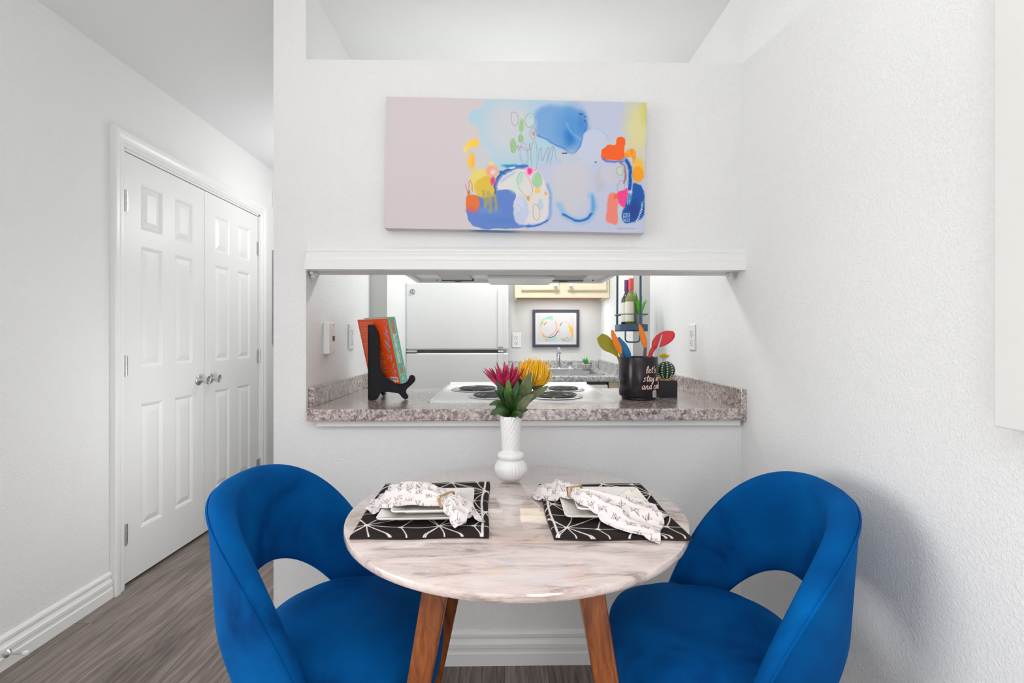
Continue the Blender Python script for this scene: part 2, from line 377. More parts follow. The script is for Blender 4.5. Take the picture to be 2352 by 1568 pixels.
def floor_material():
    m = bpy.data.materials.new('grey_brown_plank_floor'); m.use_nodes = True
    nt = m.node_tree; b = nt.nodes['Principled BSDF']; b.inputs['Roughness'].default_value = .38; b.inputs['Specular IOR Level'].default_value = .4
    tc = nt.nodes.new('ShaderNodeTexCoord')
    sp = nt.nodes.new('ShaderNodeSeparateXYZ'); nt.links.new(tc.outputs['Object'], sp.inputs[0])
    def math_(op, a, bb=None, c=None):
        q = nt.nodes.new('ShaderNodeMath'); q.operation = op
        for i, x in enumerate((a, bb, c)):
            if x is None: continue
            if isinstance(x, (int, float)): q.inputs[i].default_value = x
            else: nt.links.new(x, q.inputs[i])
        return q.outputs[0]
    px = math_('DIVIDE', sp.outputs['X'], .152); ix = math_('FLOOR', px); fx = math_('FRACT', px)
    wn = nt.nodes.new('ShaderNodeTexWhiteNoise'); wn.noise_dimensions = '1D'; nt.links.new(ix, wn.inputs['W'])
    yy = math_('MULTIPLY_ADD', wn.outputs['Value'], 3.1, sp.outputs['Y'])
    py = math_('DIVIDE', yy, 1.22); iy = math_('FLOOR', py); fy = math_('FRACT', py)
    idn = math_('MULTIPLY_ADD', iy, 7.13, math_('MULTIPLY', ix, 3.7))
    wn2 = nt.nodes.new('ShaderNodeTexWhiteNoise'); wn2.noise_dimensions = '1D'; nt.links.new(idn, wn2.inputs['W'])
    cb = nt.nodes.new('ShaderNodeCombineXYZ')
    nt.links.new(math_('MULTIPLY', sp.outputs['X'], 13.0), cb.inputs[0]); nt.links.new(math_('MULTIPLY', yy, .75), cb.inputs[1]); nt.links.new(math_('MULTIPLY', wn2.outputs['Value'], 40), cb.inputs[2])
    n = nt.nodes.new('ShaderNodeTexNoise'); n.inputs['Scale'].default_value = 1.6; n.inputs['Detail'].default_value = 2.5; n.inputs['Distortion'].default_value = .6
    nt.links.new(cb.outputs[0], n.inputs['Vector'])
    rings = math_('PINGPONG', math_('MULTIPLY', n.outputs['Fac'], 9.0), 1.0)
    n3 = nt.nodes.new('ShaderNodeTexNoise'); n3.inputs['Scale'].default_value = 14; n3.inputs['Detail'].default_value = 6
    nt.links.new(cb.outputs[0], n3.inputs['Vector'])
    val = math_('MULTIPLY_ADD', rings, .27, math_('MULTIPLY', n3.outputs['Fac'], .66))
    val = math_('MULTIPLY_ADD', wn2.outputs['Value'], .16, val)
    r = nt.nodes.new('ShaderNodeValToRGB'); r.color_ramp.elements.new(.5); r.color_ramp.elements.new(.7)
    for e, (p, c) in zip(r.color_ramp.elements, ((.2, (74, 62, 57)), (.45, (108, 96, 90)), (.68, (134, 122, 116)), (.9, (160, 149, 142)))): e.position = p; e.color = lin4(c)
    nt.links.new(val, r.inputs['Fac'])
    gap = math_('MAXIMUM', math_('LESS_THAN', fx, .012), math_('LESS_THAN', fy, .0018))
    mx = nt.nodes.new('ShaderNodeMix'); mx.data_type = 'RGBA'; nt.links.new(gap, mx.inputs[0]); nt.links.new(r.outputs['Color'], mx.inputs[6]); mx.inputs[7].default_value = lin4((62, 52, 48))
    nt.links.new(mx.outputs[2], b.inputs['Base Color'])
    bp = nt.nodes.new('ShaderNodeBump'); bp.inputs['Strength'].default_value = .12; bp.inputs['Distance'].default_value = .002
    nt.links.new(val, bp.inputs['Height']); nt.links.new(bp.outputs['Normal'], b.inputs['Normal'])
    return m
M['floor'] = floor_material()

# ------------------------------------------------------------------ the setting
XL, XR, YW, YB = -1.765, .855, 1.745, 3.80       # left wall, right wall, partition front, kitchen back wall
CE = 2.437
def sbox(name, m, *boxes):
    b = MB()
    for a, c in boxes: b.box(a, c)
    return struct(b.build(name, m))
sbox('floor', M['floor'], ((-4.2, -3.2, -.05), (XR + .12, 5.2, 0)))
sbox('ceiling', M['ceil'], ((-4.2, -3.2, CE), (XR + .12, 5.2, CE + .08)))
# left wall with the closet opening
DY0, DY1, DZ = 2.285, 3.545, 2.045
sbox('wall_left', M['wall'], ((XL - .1, .95, 0), (XL, DY0, CE)), ((XL - .1, DY0, DZ), (XL, DY1, CE)), ((XL - .1, DY1, 0), (XL, 5.2, CE)))
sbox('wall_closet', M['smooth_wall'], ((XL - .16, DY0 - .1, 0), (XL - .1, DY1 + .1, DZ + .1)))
sbox('wall_right', M['wall'], ((XR, -3.2, 0), (XR + .1, 2.846, CE)))
sbox('wall_hall_end', M['wall'], ((XL, 5.1, 0), (-.62, 5.2, CE)))
# rear wall with a wide window behind the camera
sbox('wall_living', M['wall'], ((-4.2, .95, 0), (XL - .1, 1.05, CE)))
sbox('wall_living_side', M['wall'], ((-4.2, -3.2, 0), (-4.1, -1.6, CE)), ((-4.2, .9, 0), (-4.1, 1.05, CE)), ((-4.2, -1.6, 0), (-4.1, .9, .22)), ((-4.2, -1.6, 2.2), (-4.1, .9, CE)))
sbox('wall_rear', M['wall'], ((-4.2, -3.2, 0), (-1.5, -3.1, CE)), ((.6, -3.2, 0), (XR, -3.1, CE)), ((-1.5, -3.2, 0), (.6, -3.1, .38)), ((-1.5, -3.2, 2.3), (.6, -3.1, CE)))
XO, YK = -.704, 1.87
ZL, ZH, ZC = 2.152, 1.402, .872
sbox('wall_partition', M['wall'], ((-.819, YW, 0), (XR, YK, ZC)))
sbox('wall_partition_left', M['wall'], ((-.819, YW, ZC), (XO, YK, CE)))
sbox('wall_partition_top', M['wall'], ((XO, YW, ZH), (XR, YK, ZL)))
sbox('wall_kitchen_left', M['kwall'], ((-.819, YK, 0), (XO, 2.567, CE)))
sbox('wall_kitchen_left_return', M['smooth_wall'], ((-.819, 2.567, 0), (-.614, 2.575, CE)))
sbox('wall_kitchen_side', M['kwall'], ((-.819, 2.575, 0), (-.614, 5.1, CE)))
sbox('wall_kitchen_right', M['kwall'], ((.755, 2.852, 0), (XR + .1, YB + .1, CE)))
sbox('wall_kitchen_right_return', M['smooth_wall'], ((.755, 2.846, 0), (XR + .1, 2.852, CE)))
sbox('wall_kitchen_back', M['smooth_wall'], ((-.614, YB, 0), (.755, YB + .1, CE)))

base_prof = [(0, 0), (.016, 0), (.016, .042), (.0125, .047), (.0125, .058), (.015, .062), (.015, .075), (.009, .083), (.007, .092), (.0105, .098), (.0105, .108), (.006, .116), (0, .118)]
b = MB(); b.prism(base_prof, (XL, .95, 0), (1, 0, 0), (0, 0, 1), (0, DY0 - .075 - .95, 0)); struct(b.build('baseboard_left', M['trim'], smooth=25))
b = MB(); b.prism(base_prof, (XL, DY1 + .075, 0), (1, 0, 0), (0, 0, 1), (0, 5.1 - DY1 - .075, 0)); struct(b.build('baseboard_hall', M['trim'], smooth=25))
b = MB(); b.prism(base_prof, (-.819, YW, 0), (0, -1, 0), (0, 0, 1), (XR + .819, 0, 0)); struct(b.build('baseboard_partition', M['trim'], smooth=25))
b = MB(); b.prism(base_prof, (XR, -3.1, 0), (-1, 0, 0), (0, 0, 1), (0, 3.1 + YW - .017, 0)); struct(b.build('baseboard_right', M['trim'], smooth=25))
# moulding over the pass-through
crown = [(0, 0), (.034, 0), (.034, .030), (.030, .033), (.026, .035), (.026, .047), (.022, .054), (.0165, .059), (.0165, .062), (.019, .066), (.019, .073), (.014, .079), (.010, .083), (0, .084)]
b = MB(); b.prism(crown, (-.696, YW, ZH), (0, -1, 0), (0, 0, 1), (XR + .696, 0, 0)); struct(b.build('trim_1', M['trim'], smooth=25))
b = MB(); b.box((-.66, YW - .022, .850), (.842, YW, .872)); struct(b.build('trim_2', M['trim'], bevel=.003))
for x in (-.692, .828):
    b = MB(); b.box((x - .006, 1.76, ZH - .011), (x + .006, 1.80, ZH)); b.box((x - .002, 1.765, ZH - .024), (x + .002, 1.79, ZH - .01))
    tag(b.build('shade_bracket', M['nickel'], bevel=.001), 'tiny metal bracket under the %s end of the opening moulding' % ('left' if x < 0 else 'right'), 'bracket', 'brackets under the opening moulding')

# ------------------------------------------------------------------ closet: casing and two six-panel leaves
cas = [(0, 0), (0, .008), (.006, .012), (.012, .012), (.016, .017), (.030, .017), (.040, .022), (.052, .026), (.066, .026), (.072, .022), (.074, 0)]
b = MB(); st = []
for o, d in cas:
    st.append([(XL + d, DY0 - o, 0), (XL + d, DY0 - o, DZ + o), (XL + d, DY1 + o, DZ + o), (XL + d, DY1 + o, 0)])
n = len(cas)
vs_ = [st[i][k] for k in range(4) for i in range(n)]
fs_ = [(k * n + i, k * n + (i + 1) % n, (k + 1) * n + (i + 1) % n, (k + 1) * n + i) for k in range(3) for i in range(n)]
b.add(vs_, fs_); struct(b.build('trim_3', M['trim'], smooth=25))
b = MB()
b.box((XL - .1, DY0, 0), (XL, DY0 + .012, DZ)); b.box((XL - .1, DY1 - .012, 0), (XL, DY1, DZ)); b.box((XL - .1, DY0, DZ - .012), (XL, DY1, DZ))
struct(b.build('trim_4', M['trim']))

def door_leaf(name, y0, y1, hinge_y, knob_y):
    z0, z1 = .014, DZ - .016; xf = XL - .004; b = MB(); wd = y1 - y0
    b.box((xf - .035, y0, z0), (xf - .009, y1, z1))
    k = wd / .62
    cols = [(y0 + .105 * k, y0 + .262 * k), (y0 + .358 * k, y0 + .515 * k)]
    rows = [(.237, .840), (1.019, 1.609), (1.690, 1.915)]
    ys = [y0, cols[0][0], cols[0][1], cols[1][0], cols[1][1], y1]
    for a, c in ((0, 1), (2, 3), (4, 5)): b.box((xf - .009, ys[a], z0), (xf, ys[c], z1))
    zs = [z0, rows[0][0], rows[0][1], rows[1][0], rows[1][1], rows[2][0], rows[2][1], z1]
    for c0, c1 in cols:
        for i in range(0, 8, 2): b.box((xf - .009, c0, zs[i]), (xf, c1, zs[i + 1]))
        for r0, r1 in rows:
            # stepped ogee around the opening, then the raised field
            i1, i2, i3 = .008, .016, .044
            q = lambda i, x: [(x, c0 + i, r0 + i), (x, c1 - i, r0 + i), (x, c1 - i, r1 - i), (x, c0 + i, r1 - i)]
            L = q(0, xf) + q(i1, xf - .003) + q(i2, xf - .0085) + q(i3, xf - .001)
            f = [(o + j, o + (j + 1) % 4, o + 4 + (j + 1) % 4, o + 4 + j) for o in (0, 4, 8) for j in range(4)] + [(12, 13, 14, 15)]
            b.add(L, f)
    d = struct(b.build(name, M['door'], recalc=True))
    kb = MB()
    R = Matrix.Rotation(PI / 2, 3, 'Y')
    kb.lathe([(.0305, 0), (.0305, .003), (.027, .007), (.012, .010), (.011, .026), (.014, .030), (.0185, .036), (.0225, .048), (.0245, .054), (.0245, .058), (.021, .060), (.0175, .057), (.001, .056)], (xf, knob_y, .917), 28, M=R)
    kb.build('door_knob', M['nickel'], d, smooth=50)
    for hz in (1.80, 1.03, .245):
        h = MB(); s_ = 1 if hinge_y == y0 else -1
        h.lathe([(.0065, -.045), (.0065, -.016)], (xf + .009, hinge_y - .004 * s_, hz), 12); h.lathe([(.0065, -.014), (.0065, .014)], (xf + .009, hinge_y - .004 * s_, hz), 12)
        h.lathe([(.0065, .016), (.0065, .045)], (xf + .009, hinge_y - .004 * s_, hz), 12); h.lathe([(.004, -.05), (.004, .05)], (xf + .009, hinge_y - .004 * s_, hz), 10)
        h.box((xf, hinge_y, hz - .045), (xf + .003, hinge_y + .018 * s_, hz + .045))
        h.build('hinge', M['nickel'], d, smooth=40)
    return d
ym = 2.905
door_leaf('door_1', DY0 + .016, ym - .002, DY0 + .016, ym - .055)
door_leaf('door_2', ym + .002, DY1 - .016, DY1 - .016, ym + .055)

# door stop on the baseboard
ds = thing('door_stop', 'small silver door stop screwed to the white baseboard at lower left', 'door stop', (XL + .014, 1.745, .052))
R = Matrix.Rotation(PI / 2, 3, 'Y')
b = MB(); b.lathe([(.014, 0), (.014, .004), (.008, .009), (.0045, .012), (.0045, .062)], (XL + .014, 1.745, .052), 16, M=R); b.build('rod', M['nickel'], ds, smooth=40)
b = MB(); b.lathe([(.0075, .058), (.0085, .062), (.0085, .072), (.006, .075)], (XL + .014, 1.745, .052), 16, M=R); b.build('rubber_tip', M['white'], ds, smooth=40)

# hallway things that peek past the partition edge
b = MB(); b.box((XL, 3.735, 2.16), (XL + .045, 3.93, 2.27)); tag(b.build('door_chime', M['white'], bevel=.006), 'white door chime box high on hallway wall beside the partition edge', 'door chime')
hp = thing('hallway_picture', 'framed picture on hallway wall, mostly hidden by the partition edge', 'picture', (XL, 4.0, 1.47))
b = MB()
for a, c in (((3.735, 1.12), (4.35, 1.145)), ((3.735, 1.80), (4.35, 1.825)), ((3.735, 1.145), (3.76, 1.80)), ((4.325, 1.145), (4.35, 1.80))): b.box((XL, a[0], a[1]), (XL + .028, c[0], c[1]))
b.build('frame', M['greypot'], hp, bevel=.002)
b = MB(); b.box((XL, 3.76, 1.145), (XL + .012, 4.325, 1.80)); b.build('print', M['mount'], hp)

# blank canvas on the right wall, near the camera
b = MB(); b.box((.812, -.35, 1.016), (XR - .001, .797, 1.86)); tag(b.build('wall_canvas', M['panelwhite'], bevel=.003), 'blank off-white canvas on the right wall at the photo edge', 'canvas')

# ------------------------------------------------------------------ pass-through worktop
CT = .914
ct = thing('countertop', 'brown-grey granite-look worktop on the pass-through ledge', 'countertop', (.08, 2.0, ZC))
b = MB()
poly = [(-.688, 1.700), (.834, 1.700), (.834, YK), (.834, 2.39), (.436, 2.39), (.436, 1.868), (-.292, 1.868), (-.292, 2.39), (XO + .002, 2.39), (XO + .002, 1.748), (-.688, 1.748)]
b.prism(poly, (0, 0, ZC + .001), (1, 0, 0), (0, 1, 0), (0, 0, CT - ZC - .001)); b.build('slab', M['counter'], ct, bevel=.0035, seg=3)
b = MB(); b.box((XO + .001, 1.762, CT), (XO + .02, 2.555, .984)); b.build('side_splash', M['counter'], ct, bevel=.002)
b = MB(); b.box((.835, 1.706, CT - .045), (XR - .001, 2.43, .982)); b.build('side_splash', M['counter'], ct, bevel=.002)

# drop-in cooktop
st = thing('electric_range', 'white electric range with four coil burners set into the pass-through worktop', 'range', (.072, 2.13, 0))
b = MB(); b.box((-.288, 1.885, .02), (.432, 2.46, .895)); b.build('oven_body', M['enamel'], st, bevel=.004)
b = MB()
top = [(1.872, 0), (1.874, .006), (1.90, .008), (2.39, .008), (2.415, .016), (2.425, .024), (2.44, .026), (2.452, .018), (2.456, -.02), (1.872, -.02)]
x0, x1 = -.286, .430
b.prism(top, (x0 + .018, 0, CT + .001), (0, 1, 0), (0, 0, 1), (x1 - x0 - .036, 0, 0))
for xa, xb, s in ((x0, x0 + .02, 1), (x1 - .02, x1, -1)):
    rim = [(0, 0), (.004, .012), (.013, .013), (.02, .007), (.02, -.02), (0, -.02)]
    rim = rim if s > 0 else [(.02 - p[0], p[1]) for p in rim]
    b.prism(rim, (xa, 1.872, CT + .001), (1, 0, 0), (0, 0, 1), (0, .584, 0))
b.build('top_panel', M['enamel'], st, smooth=40, bevel=.002)
for bx, by, br in ((-.128, 2.245, .096), (-.052, 1.985, .078), (.206, 1.985, .096), (.276, 2.235, .078)):
    z = CT + .010
    p = MB(); p.lathe([(br * 1.17, z), (br * 1.19, z + .003), (br * 1.12, z + .0045), (br * 1.03, z + .002), (br * .55, z - .0065), (.012, z - .0075), (.0001, z - .0075)], (bx, by, 0), 40)
    pan = p.build('drip_pan', M['chrome'], st, smooth=60)
    c = MB(); pts = []
    turns = 3.3 if br > .09 else 2.7
    for i in range(int(turns * 26) + 1):
        t = i / 26; r = .018 + (br - .020) * t / turns; pts.append((bx + r * math.cos(2 * PI * t), by + r * math.sin(2 * PI * t), z + .008))
    c.tube(pts, .0034, 7); c.tube([pts[-1], (pts[-1][0] + .012, pts[-1][1], z + .003)], .0048, 7)
    for a in (0.5, 2.6, 4.7):
        c.obox((bx + .014 * math.cos(a), by + .014 * math.sin(a), z + .0015), (bx + br * math.cos(a), by + br * math.sin(a), z + .0015), (0, 0, 1), .0022, .001)
    c.build('burner_coil', M['coil'], st, smooth=60)

# range hood over it
hd = thing('range_hood', 'white range hood above the cooktop, its underside peeking below the moulding', 'range hood', (.03, 2.12, 1.43))
b = MB(); b.prism([(1.90, .012), (1.90, .15), (2.40, .15), (2.40, .0), (2.37, .0), (2.36, .012)], (-.425, 0, 1.430), (0, 1, 0), (0, 0, 1), (.91, 0, 0))
b.box((-.425, 1.9, 1.43), (-.405, 2.38, 1.443)); b.box((.465, 1.9, 1.43), (.485, 2.38, 1.443))
b.build('canopy', M['appliance'], hd, bevel=.003)
for xa, xb in ((-.29, -.15), (.19, .37)):
    b = MB(); b.box((xa, 2.0, 1.434), (xb, 2.325, 1.441)); b.build('grease_filter', M['mesh'], hd, bevel=.001)
    b = MB(); b.box((xa - .006, 2.318, 1.431), (xb + .006, 2.33, 1.4405)); b.box((xa + .4 * (xb - xa), 2.326, 1.4285), (xa + .62 * (xb - xa), 2.334, 1.434)); b.build('filter_rail', M['slot'], hd)
b = MB(); b.box((-.075, 2.14, 1.423), (.225, 2.40, 1.437)); b.build('lamp_housing', M['appliance'], hd, bevel=.006)
b = MB(); b.box((-.06, 2.375, 1.4235), (.21, 2.404, 1.4315)); b.build('lamp_lens', M['lens'], hd, bevel=.002)
b = MB(); b.box((-.062, 2.374, 1.4315), (.212, 2.405, 1.4335)); b.box((-.064, 2.374, 1.4225), (.214, 2.405, 1.424)); b.build('lamp_bezel', M['steel'], hd)
for x in (-.325, .43):
    b = MB(); b.ball((x, 2.36, 1.4405), .004, 10, 6); b.build('screw', M['slot'], hd)

# refrigerator
fr = thing('refrigerator', 'white top-freezer refrigerator with a round chrome badge', 'refrigerator', (-.29, 3.4, 0))
fx0, fx1 = -.6138, .027
b = MB(); b.box((fx0 + .004, 3.115, .02), (fx1 - .004, 3.74, 1.500)); b.build('body', M['appliance'], fr, bevel=.008)
b = MB(); b.box((fx0, 3.05, 1.086), (fx1, 3.11, 1.507)); d1 = b.build('freezer_door', M['appliance'], fr, bevel=.010, seg=3)
b = MB(); b.box((fx0, 3.05, .06), (fx1, 3.11, 1.066)); d2 = b.build('fridge_door', M['appliance'], fr, bevel=.010, seg=3)
b = MB(); b.box((fx1 - .068, 3.036, 1.10), (fx1 - .034, 3.052, 1.47)); b.build('handle', M['white'], d1, bevel=.006)
b = MB(); b.box((fx1 - .068, 3.036, .55), (fx1 - .034, 3.052, 1.065)); b.build('handle', M['white'], d2, bevel=.006)
b = MB(); b.box((fx0 + .07, 3.075, 1.067), (fx1 - .05, 3.1, 1.085)); b.build('door_gap', M['slot'], fr)
b = MB(); b.box((fx0 + .003, 3.048, 1.0695), (fx0 + .072, 3.09, 1.0825)); b.build('hinge_cover', M['nickel'], fr, bevel=.002)
b = MB(); b.box((fx1 - .066, 3.05, 1.070), (fx1 - .03, 3.09, 1.0825)); b.build('handle_bracket', M['nickel'], fr, bevel=.002)
bc = at_y(947.5, 669.5, 3.0495)
b = MB(); R = Matrix.Rotation(PI / 2, 3, 'X'); b.lathe([(.0175, -.001), (.0175, .002), (.0155, .0032), (.0001, .0032)], bc, 28, M=R); bd = b.build('badge', M['chrome'], d1, smooth=40)
b = MB()
b.tube([bc + Vector((.0148 * math.cos(t), -.0036, .0148 * math.sin(t))) for t in np.linspace(0, 2 * PI, 25)[:-1]], .0011, 6, True)
for pts in ([(.0, .004), (-.003, .0085), (-.0075, .006), (-.0075, -.003), (-.003, -.0075), (.0, -.003), (-.002, .0), (-.0045, -.001)], [(.007, .0065), (.003, .0085), (.0015, .004), (.005, .001), (.0015, -.002), (.003, -.007), (.0075, -.004)], [(-.011, .001), (-.0115, -.005)], [(.011, .001), (.0112, .006)], [(-.002, .012), (.004, .0118)], [(.002, -.012), (-.004, -.0115)]):
    b.tube(smooth_line([bc + Vector((x, -.0036, z)) for x, z in pts], 4), .0012, 6)
b.build('monogram', M['slot'], bd)

# wall cabinet over the sink
wc = thing('wall_cabinet', 'pale cream wooden wall cabinet over the kitchen sink', 'cabinet', (.41, 3.63, 1.446))
cx0, cx1 = .078, .752
b = MB(); b.box((cx0, 3.492, 1.466), (cx1, YB - .001, 2.15)); b.box((cx0, 3.475, 1.446), (cx1, 3.4925, 2.15)); b.box((cx0, 3.49, 1.446), (cx0 + .016, YB - .001, 1.47)); b.box((cx1 - .016, 3.49, 1.446), (cx1, YB - .001, 1.47))
b.build('body', M['cabinet'], wc, bevel=.002)
b = MB(); b.box((cx0 + .018, 3.495, 1.460), (cx1 - .018, YB - .002, 1.4665)); b.build('underside', M['ply'], wc)
for xa, xb, kx in ((.122, .392, .362), (.452, .728, .470)):
    b = MB()
    b.prism([(0, 0), (0, .012), (.006, .018), (.66, .018), (.66, 0)], (xa, 3.475, 1.494), (0, 0, 1), (0, -1, 0), (xb - xa, 0, 0))
    d = b.build('door', M['cabinet'], wc, bevel=.003)
    b = MB(); R = Matrix.Rotation(PI / 2, 3, 'X')
    b.lathe([(.009, 0), (.006, .004), (.006, .010), (.013, .014), (.016, .020), (.014, .027), (.007, .031), (.0001, .032)], (kx, 3.457, 1.532), 20, M=R); b.build('knob', M['ceramic'], d, smooth=60)

# sink run under it
sc = thing('sink_counter', 'grey granite-look counter with backsplash along the kitchen back wall', 'countertop', (.4, 3.45, .87))
sx0, sx1, sy0, sy1 = .09, .66, 3.225, 3.66
b = MB()
X0, X1 = .035, .752
for a, c in (((X0, 3.145), (X1, sy0)), ((X0, sy1), (X1, 3.78)), ((X0, sy0), (sx0, sy1)), ((sx1, sy0), (X1, sy1))): b.box((a[0], a[1], .876), (c[0], c[1], CT))
b.prism([(0, 0), (-.012, .004), (-.014, .019), (-.012, .034), (0, .038)], (X0, 3.146, .876), (0, 1, 0), (0, 0, 1), (X1 - X0, 0, 0))
b.build('slab', M['kcounter'], sc, smooth=30)
b = MB(); b.box((X0, 3.78, CT), (X1 - .02, YB - .001, .984)); b.build('backsplash', M['kcounter'], sc, bevel=.002)
b = MB(); b.box((X1 - .019, 3.16, CT), (X1, YB - .001, .992)); b.build('side_splash', M['kcounter'], sc, bevel=.002)
sk = thing('kitchen_sink', 'stainless steel drop-in sink basin under the faucet', 'sink', (.375, 3.45, .915))
b = MB()
L = []
for i, z in ((-.018, .9145), (-.016, .9195), (.004, .9200), (.016, .914), (.022, .83), (.05, .76)):
    rr = .05 - min(i, .02); x0, x1, y0, y1 = sx0 + i, sx1 - i, sy0 + i, sy1 - i
    for qx, qy, a0 in ((x1 - rr, y1 - rr, 0), (x0 + rr, y1 - rr, 90), (x0 + rr, y0 + rr, 180), (x1 - rr, y0 + rr, 270)):
        for k in range(5): a = math.radians(a0 + 22.5 * k); L.append((qx + rr * math.cos(a), qy + rr * math.sin(a), z))
f = [(j * 20 + k, j * 20 + (k + 1) % 20, (j + 1) * 20 + (k + 1) % 20, (j + 1) * 20 + k) for j in range(5) for k in range(20)] + [tuple(100 + k for k in range(20))]
b.add(L, f); b.build('basin', M['steel'], sk, smooth=50, solid=.001)
fa = thing('faucet', 'chrome two-handle faucet behind the kitchen sink', 'faucet', (.412, 3.715, .915))
b = MB(); b.box((.29, 3.69, .9145), (.53, 3.745, .93)); b.build('base_plate', M['chrome'], fa, bevel=.008, seg=3)
b = MB(); b.tube(smooth_line([(.417, 3.715, .925), (.417, 3.715, .955), (.410, 3.69, 1.03), (.404, 3.62, 1.075), (.402, 3.57, 1.07)], 6), [.018, .017, .016, .016, .016, .016, .016, .016, .015, .015, .015, .015, .015, .015, .015, .015, .015, .015, .0145, .0145, .0145, .0145, .014, .014, .014], 14); b.build('spout', M['chrome'], fa, smooth=60)
b = MB(); b.lathe([(.016, 1.05), (.0175, 1.055), (.0175, 1.072), (.001, 1.074)], (.402, 3.563, -.006), 16); b.build('aerator', M['chrome'], fa, smooth=50)
for x in (.32, .503):
    b = MB(); b.lathe([(.022, .928), (.020, .934), (.013, .945), (.015, .956), (.020, .975), (.018, .985), (.001, .987)], (x, 3.717, 0), 16, rib=lambda r, z, a: r * (1 + (.08 * math.cos(6 * a) if .95 < z < .98 else 0))); b.build('handle', M['chrome'], fa, smooth=60)
dw = thing('dishwasher', 'white dishwasher front under the sink counter', 'dishwasher', (.37, 3.35, 0))
b = MB(); b.box((.06, 3.18, .02), (.665, 3.70, .742)); b.build('body', M['appliance'], dw)
b = MB(); b.box((.06, 3.14, .73), (.672, 3.18, .858)); cp = b.build('control_panel', M['appliance'], dw, bevel=.01, seg=3)
b = MB(); b.box((.10, 3.1385, .775), (.30, 3.1415, .812)); b.box((.32, 3.1385, .775), (.44, 3.1415, .812)); b.box((.46, 3.1385, .806), (.60, 3.1415, .812)); b.build('control_strip', M['slot'], cp)
b = MB(); b.box((.06, 3.146, .10), (.668, 3.18, .725)); b.build('door', M['appliance'], dw, bevel=.006)
b = MB(); b.box((.06, 3.165, .86), (.665, 3.178, .8745)); b.build('top_gap', M['slot'], dw)
bc_ = thing('base_cabinet', 'pale cream wooden cabinet end beside the dishwasher', 'cabinet', (.71, 3.4, 0))
b = MB(); b.box((.682, 3.165, .02), (.752, 3.70, .874)); b.build('stile', M['cabinet'], bc_, bevel=.002)
b = MB(); b.box((.037, 3.165, .02), (.057, 3.70, .874)); tag(b.build('end_panel', M['cabinet'], bevel=.002), 'narrow cream wood end panel between refrigerator and dishwasher', 'panel')

# little succulent by the sink
sp = thing('succulent_pot', 'small succulent in a black and white zigzag bowl by the sink', 'potted plant', (.625, 3.665, CT))
pc = (.625, 3.69)
nu, nv = 96, 20
b = MB(); prof = smooth_line([(.020, CT + .002, 0), (.029, CT + .008, 0), (.038, CT + .025, 0), (.040, CT + .048, 0)], 6)
prof += [Vector((.037, CT + .048, 0)), Vector((.036, CT + .036, 0)), Vector((.001, CT + .036, 0))]
b.lathe([(p[0], p[1]) for p in prof], (pc[0], pc[1], 0), nu)
cols = []
for r, z in [(p[0], p[1]) for p in prof]:
    for k in range(nu):
        t = (k / nu * 13) % 1; zz = abs(t - .5) * .013; q = ((z - CT + zz) / .0125) % 1
        cols.append(lin4((28, 26, 28)) if q < .5 and z < CT + .047 and r > .03 else lin4((232, 230, 226)))
b.col = cols; b.build('pot', M['print'], sp, smooth=60)
def spikes(b, base, n, h, spread, r, seed, minh=.6, curve=.3):
    rs = random.Random(seed)
    for i in range(n):
        a = 2 * PI * i * .382 + rs.uniform(-.2, .2); s = spread * math.sqrt((i + .5) / n); hh = h * rs.uniform(minh, 1) * (1 - .35 * i / n)
        d = Vector((math.cos(a) * s, math.sin(a) * s, 0)); p0 = Vector(base) + d * .25
        pts = [p0 + d * (.75 * t * t + .2 * t) + Vector((0, 0, hh * (t - curve * .3 * t * t))) for t in (0, .25, .5, .75, 1)]
        b.tube(pts, [r * .8, r, r * .8, r * .5, r * .05], 7, flat=.45)
b = MB(); spikes(b, (pc[0] - .006, pc[1], CT + .038), 16, .085, .03, .006, 3); b.build('leaves', M['succulent'], sp, smooth=60)
b = MB()
for k in range(9): a = k * .7; b.ball((pc[0] + .026 + .008 * math.cos(a), pc[1] - .01 + .008 * math.sin(a), CT + .045 + .002 * (k % 5)), .007, 8, 6, (1, 1, .7))
b.build('rosette', M['fresh'], sp, smooth=60)

# framed print on the back wall
fp = thing('framed_print', 'framed print of two colourful brushed rings on the kitchen back wall', 'picture', (.402, YB, 1.235))
px0, px1, pz0, pz1 = .221, .584, 1.087, 1.379
b = MB(); fw = .021
for a, c in (((px0, pz0), (px1, pz0 + fw)), ((px0, pz1 - fw), (px1, pz1)), ((px0, pz0 + fw), (px0 + fw, pz1 - fw)), ((px1 - fw, pz0 + fw), (px1, pz1 - fw))): b.box((a[0], YB - .022, a[1]), (c[0], YB - .001, c[1]))
b.build('frame', M['frame'], fp, bevel=.0015)
b = MB(); b.box((px0 + .02, YB - .010, pz0 + .02), (px1 - .02, YB - .004, pz1 - .02)); b.build('mount', M['mount'], fp)
ax0, ax1, az0, az1 = px0 + .040, px1 - .042, pz0 + .040, pz1 - .042
nu, nv = 150, 112
gx, gy = np.meshgrid(np.linspace(0, 1240, nu), np.linspace(930, 0, nv))
P = Paint(gx, gy, (208, 205, 202)); P.warp(10, .01)
P.ell(380, 480, 190, 240, (205, 206, 208), 60); P.ell(960, 560, 160, 200, (206, 208, 212), 60)
P.line([(140, 270), (190, 160), (290, 120), (400, 130), (500, 150)], 66, (150, 208, 182), 26); P.line([(330, 110), (400, 75), (470, 70), (510, 85)], 26, (80, 180, 150), 14)
P.line([(110, 360), (150, 260), (180, 255)], 34, (226, 130, 60), 14); P.line([(225, 340), (260, 290), (300, 250)], 30, (216, 110, 60), 12)
P.line([(110, 400), (120, 480), (140, 570)], 24, (170, 210, 190), 14); P.line([(150, 580), (190, 660), (220, 720)], 40, (236, 200, 90), 20)
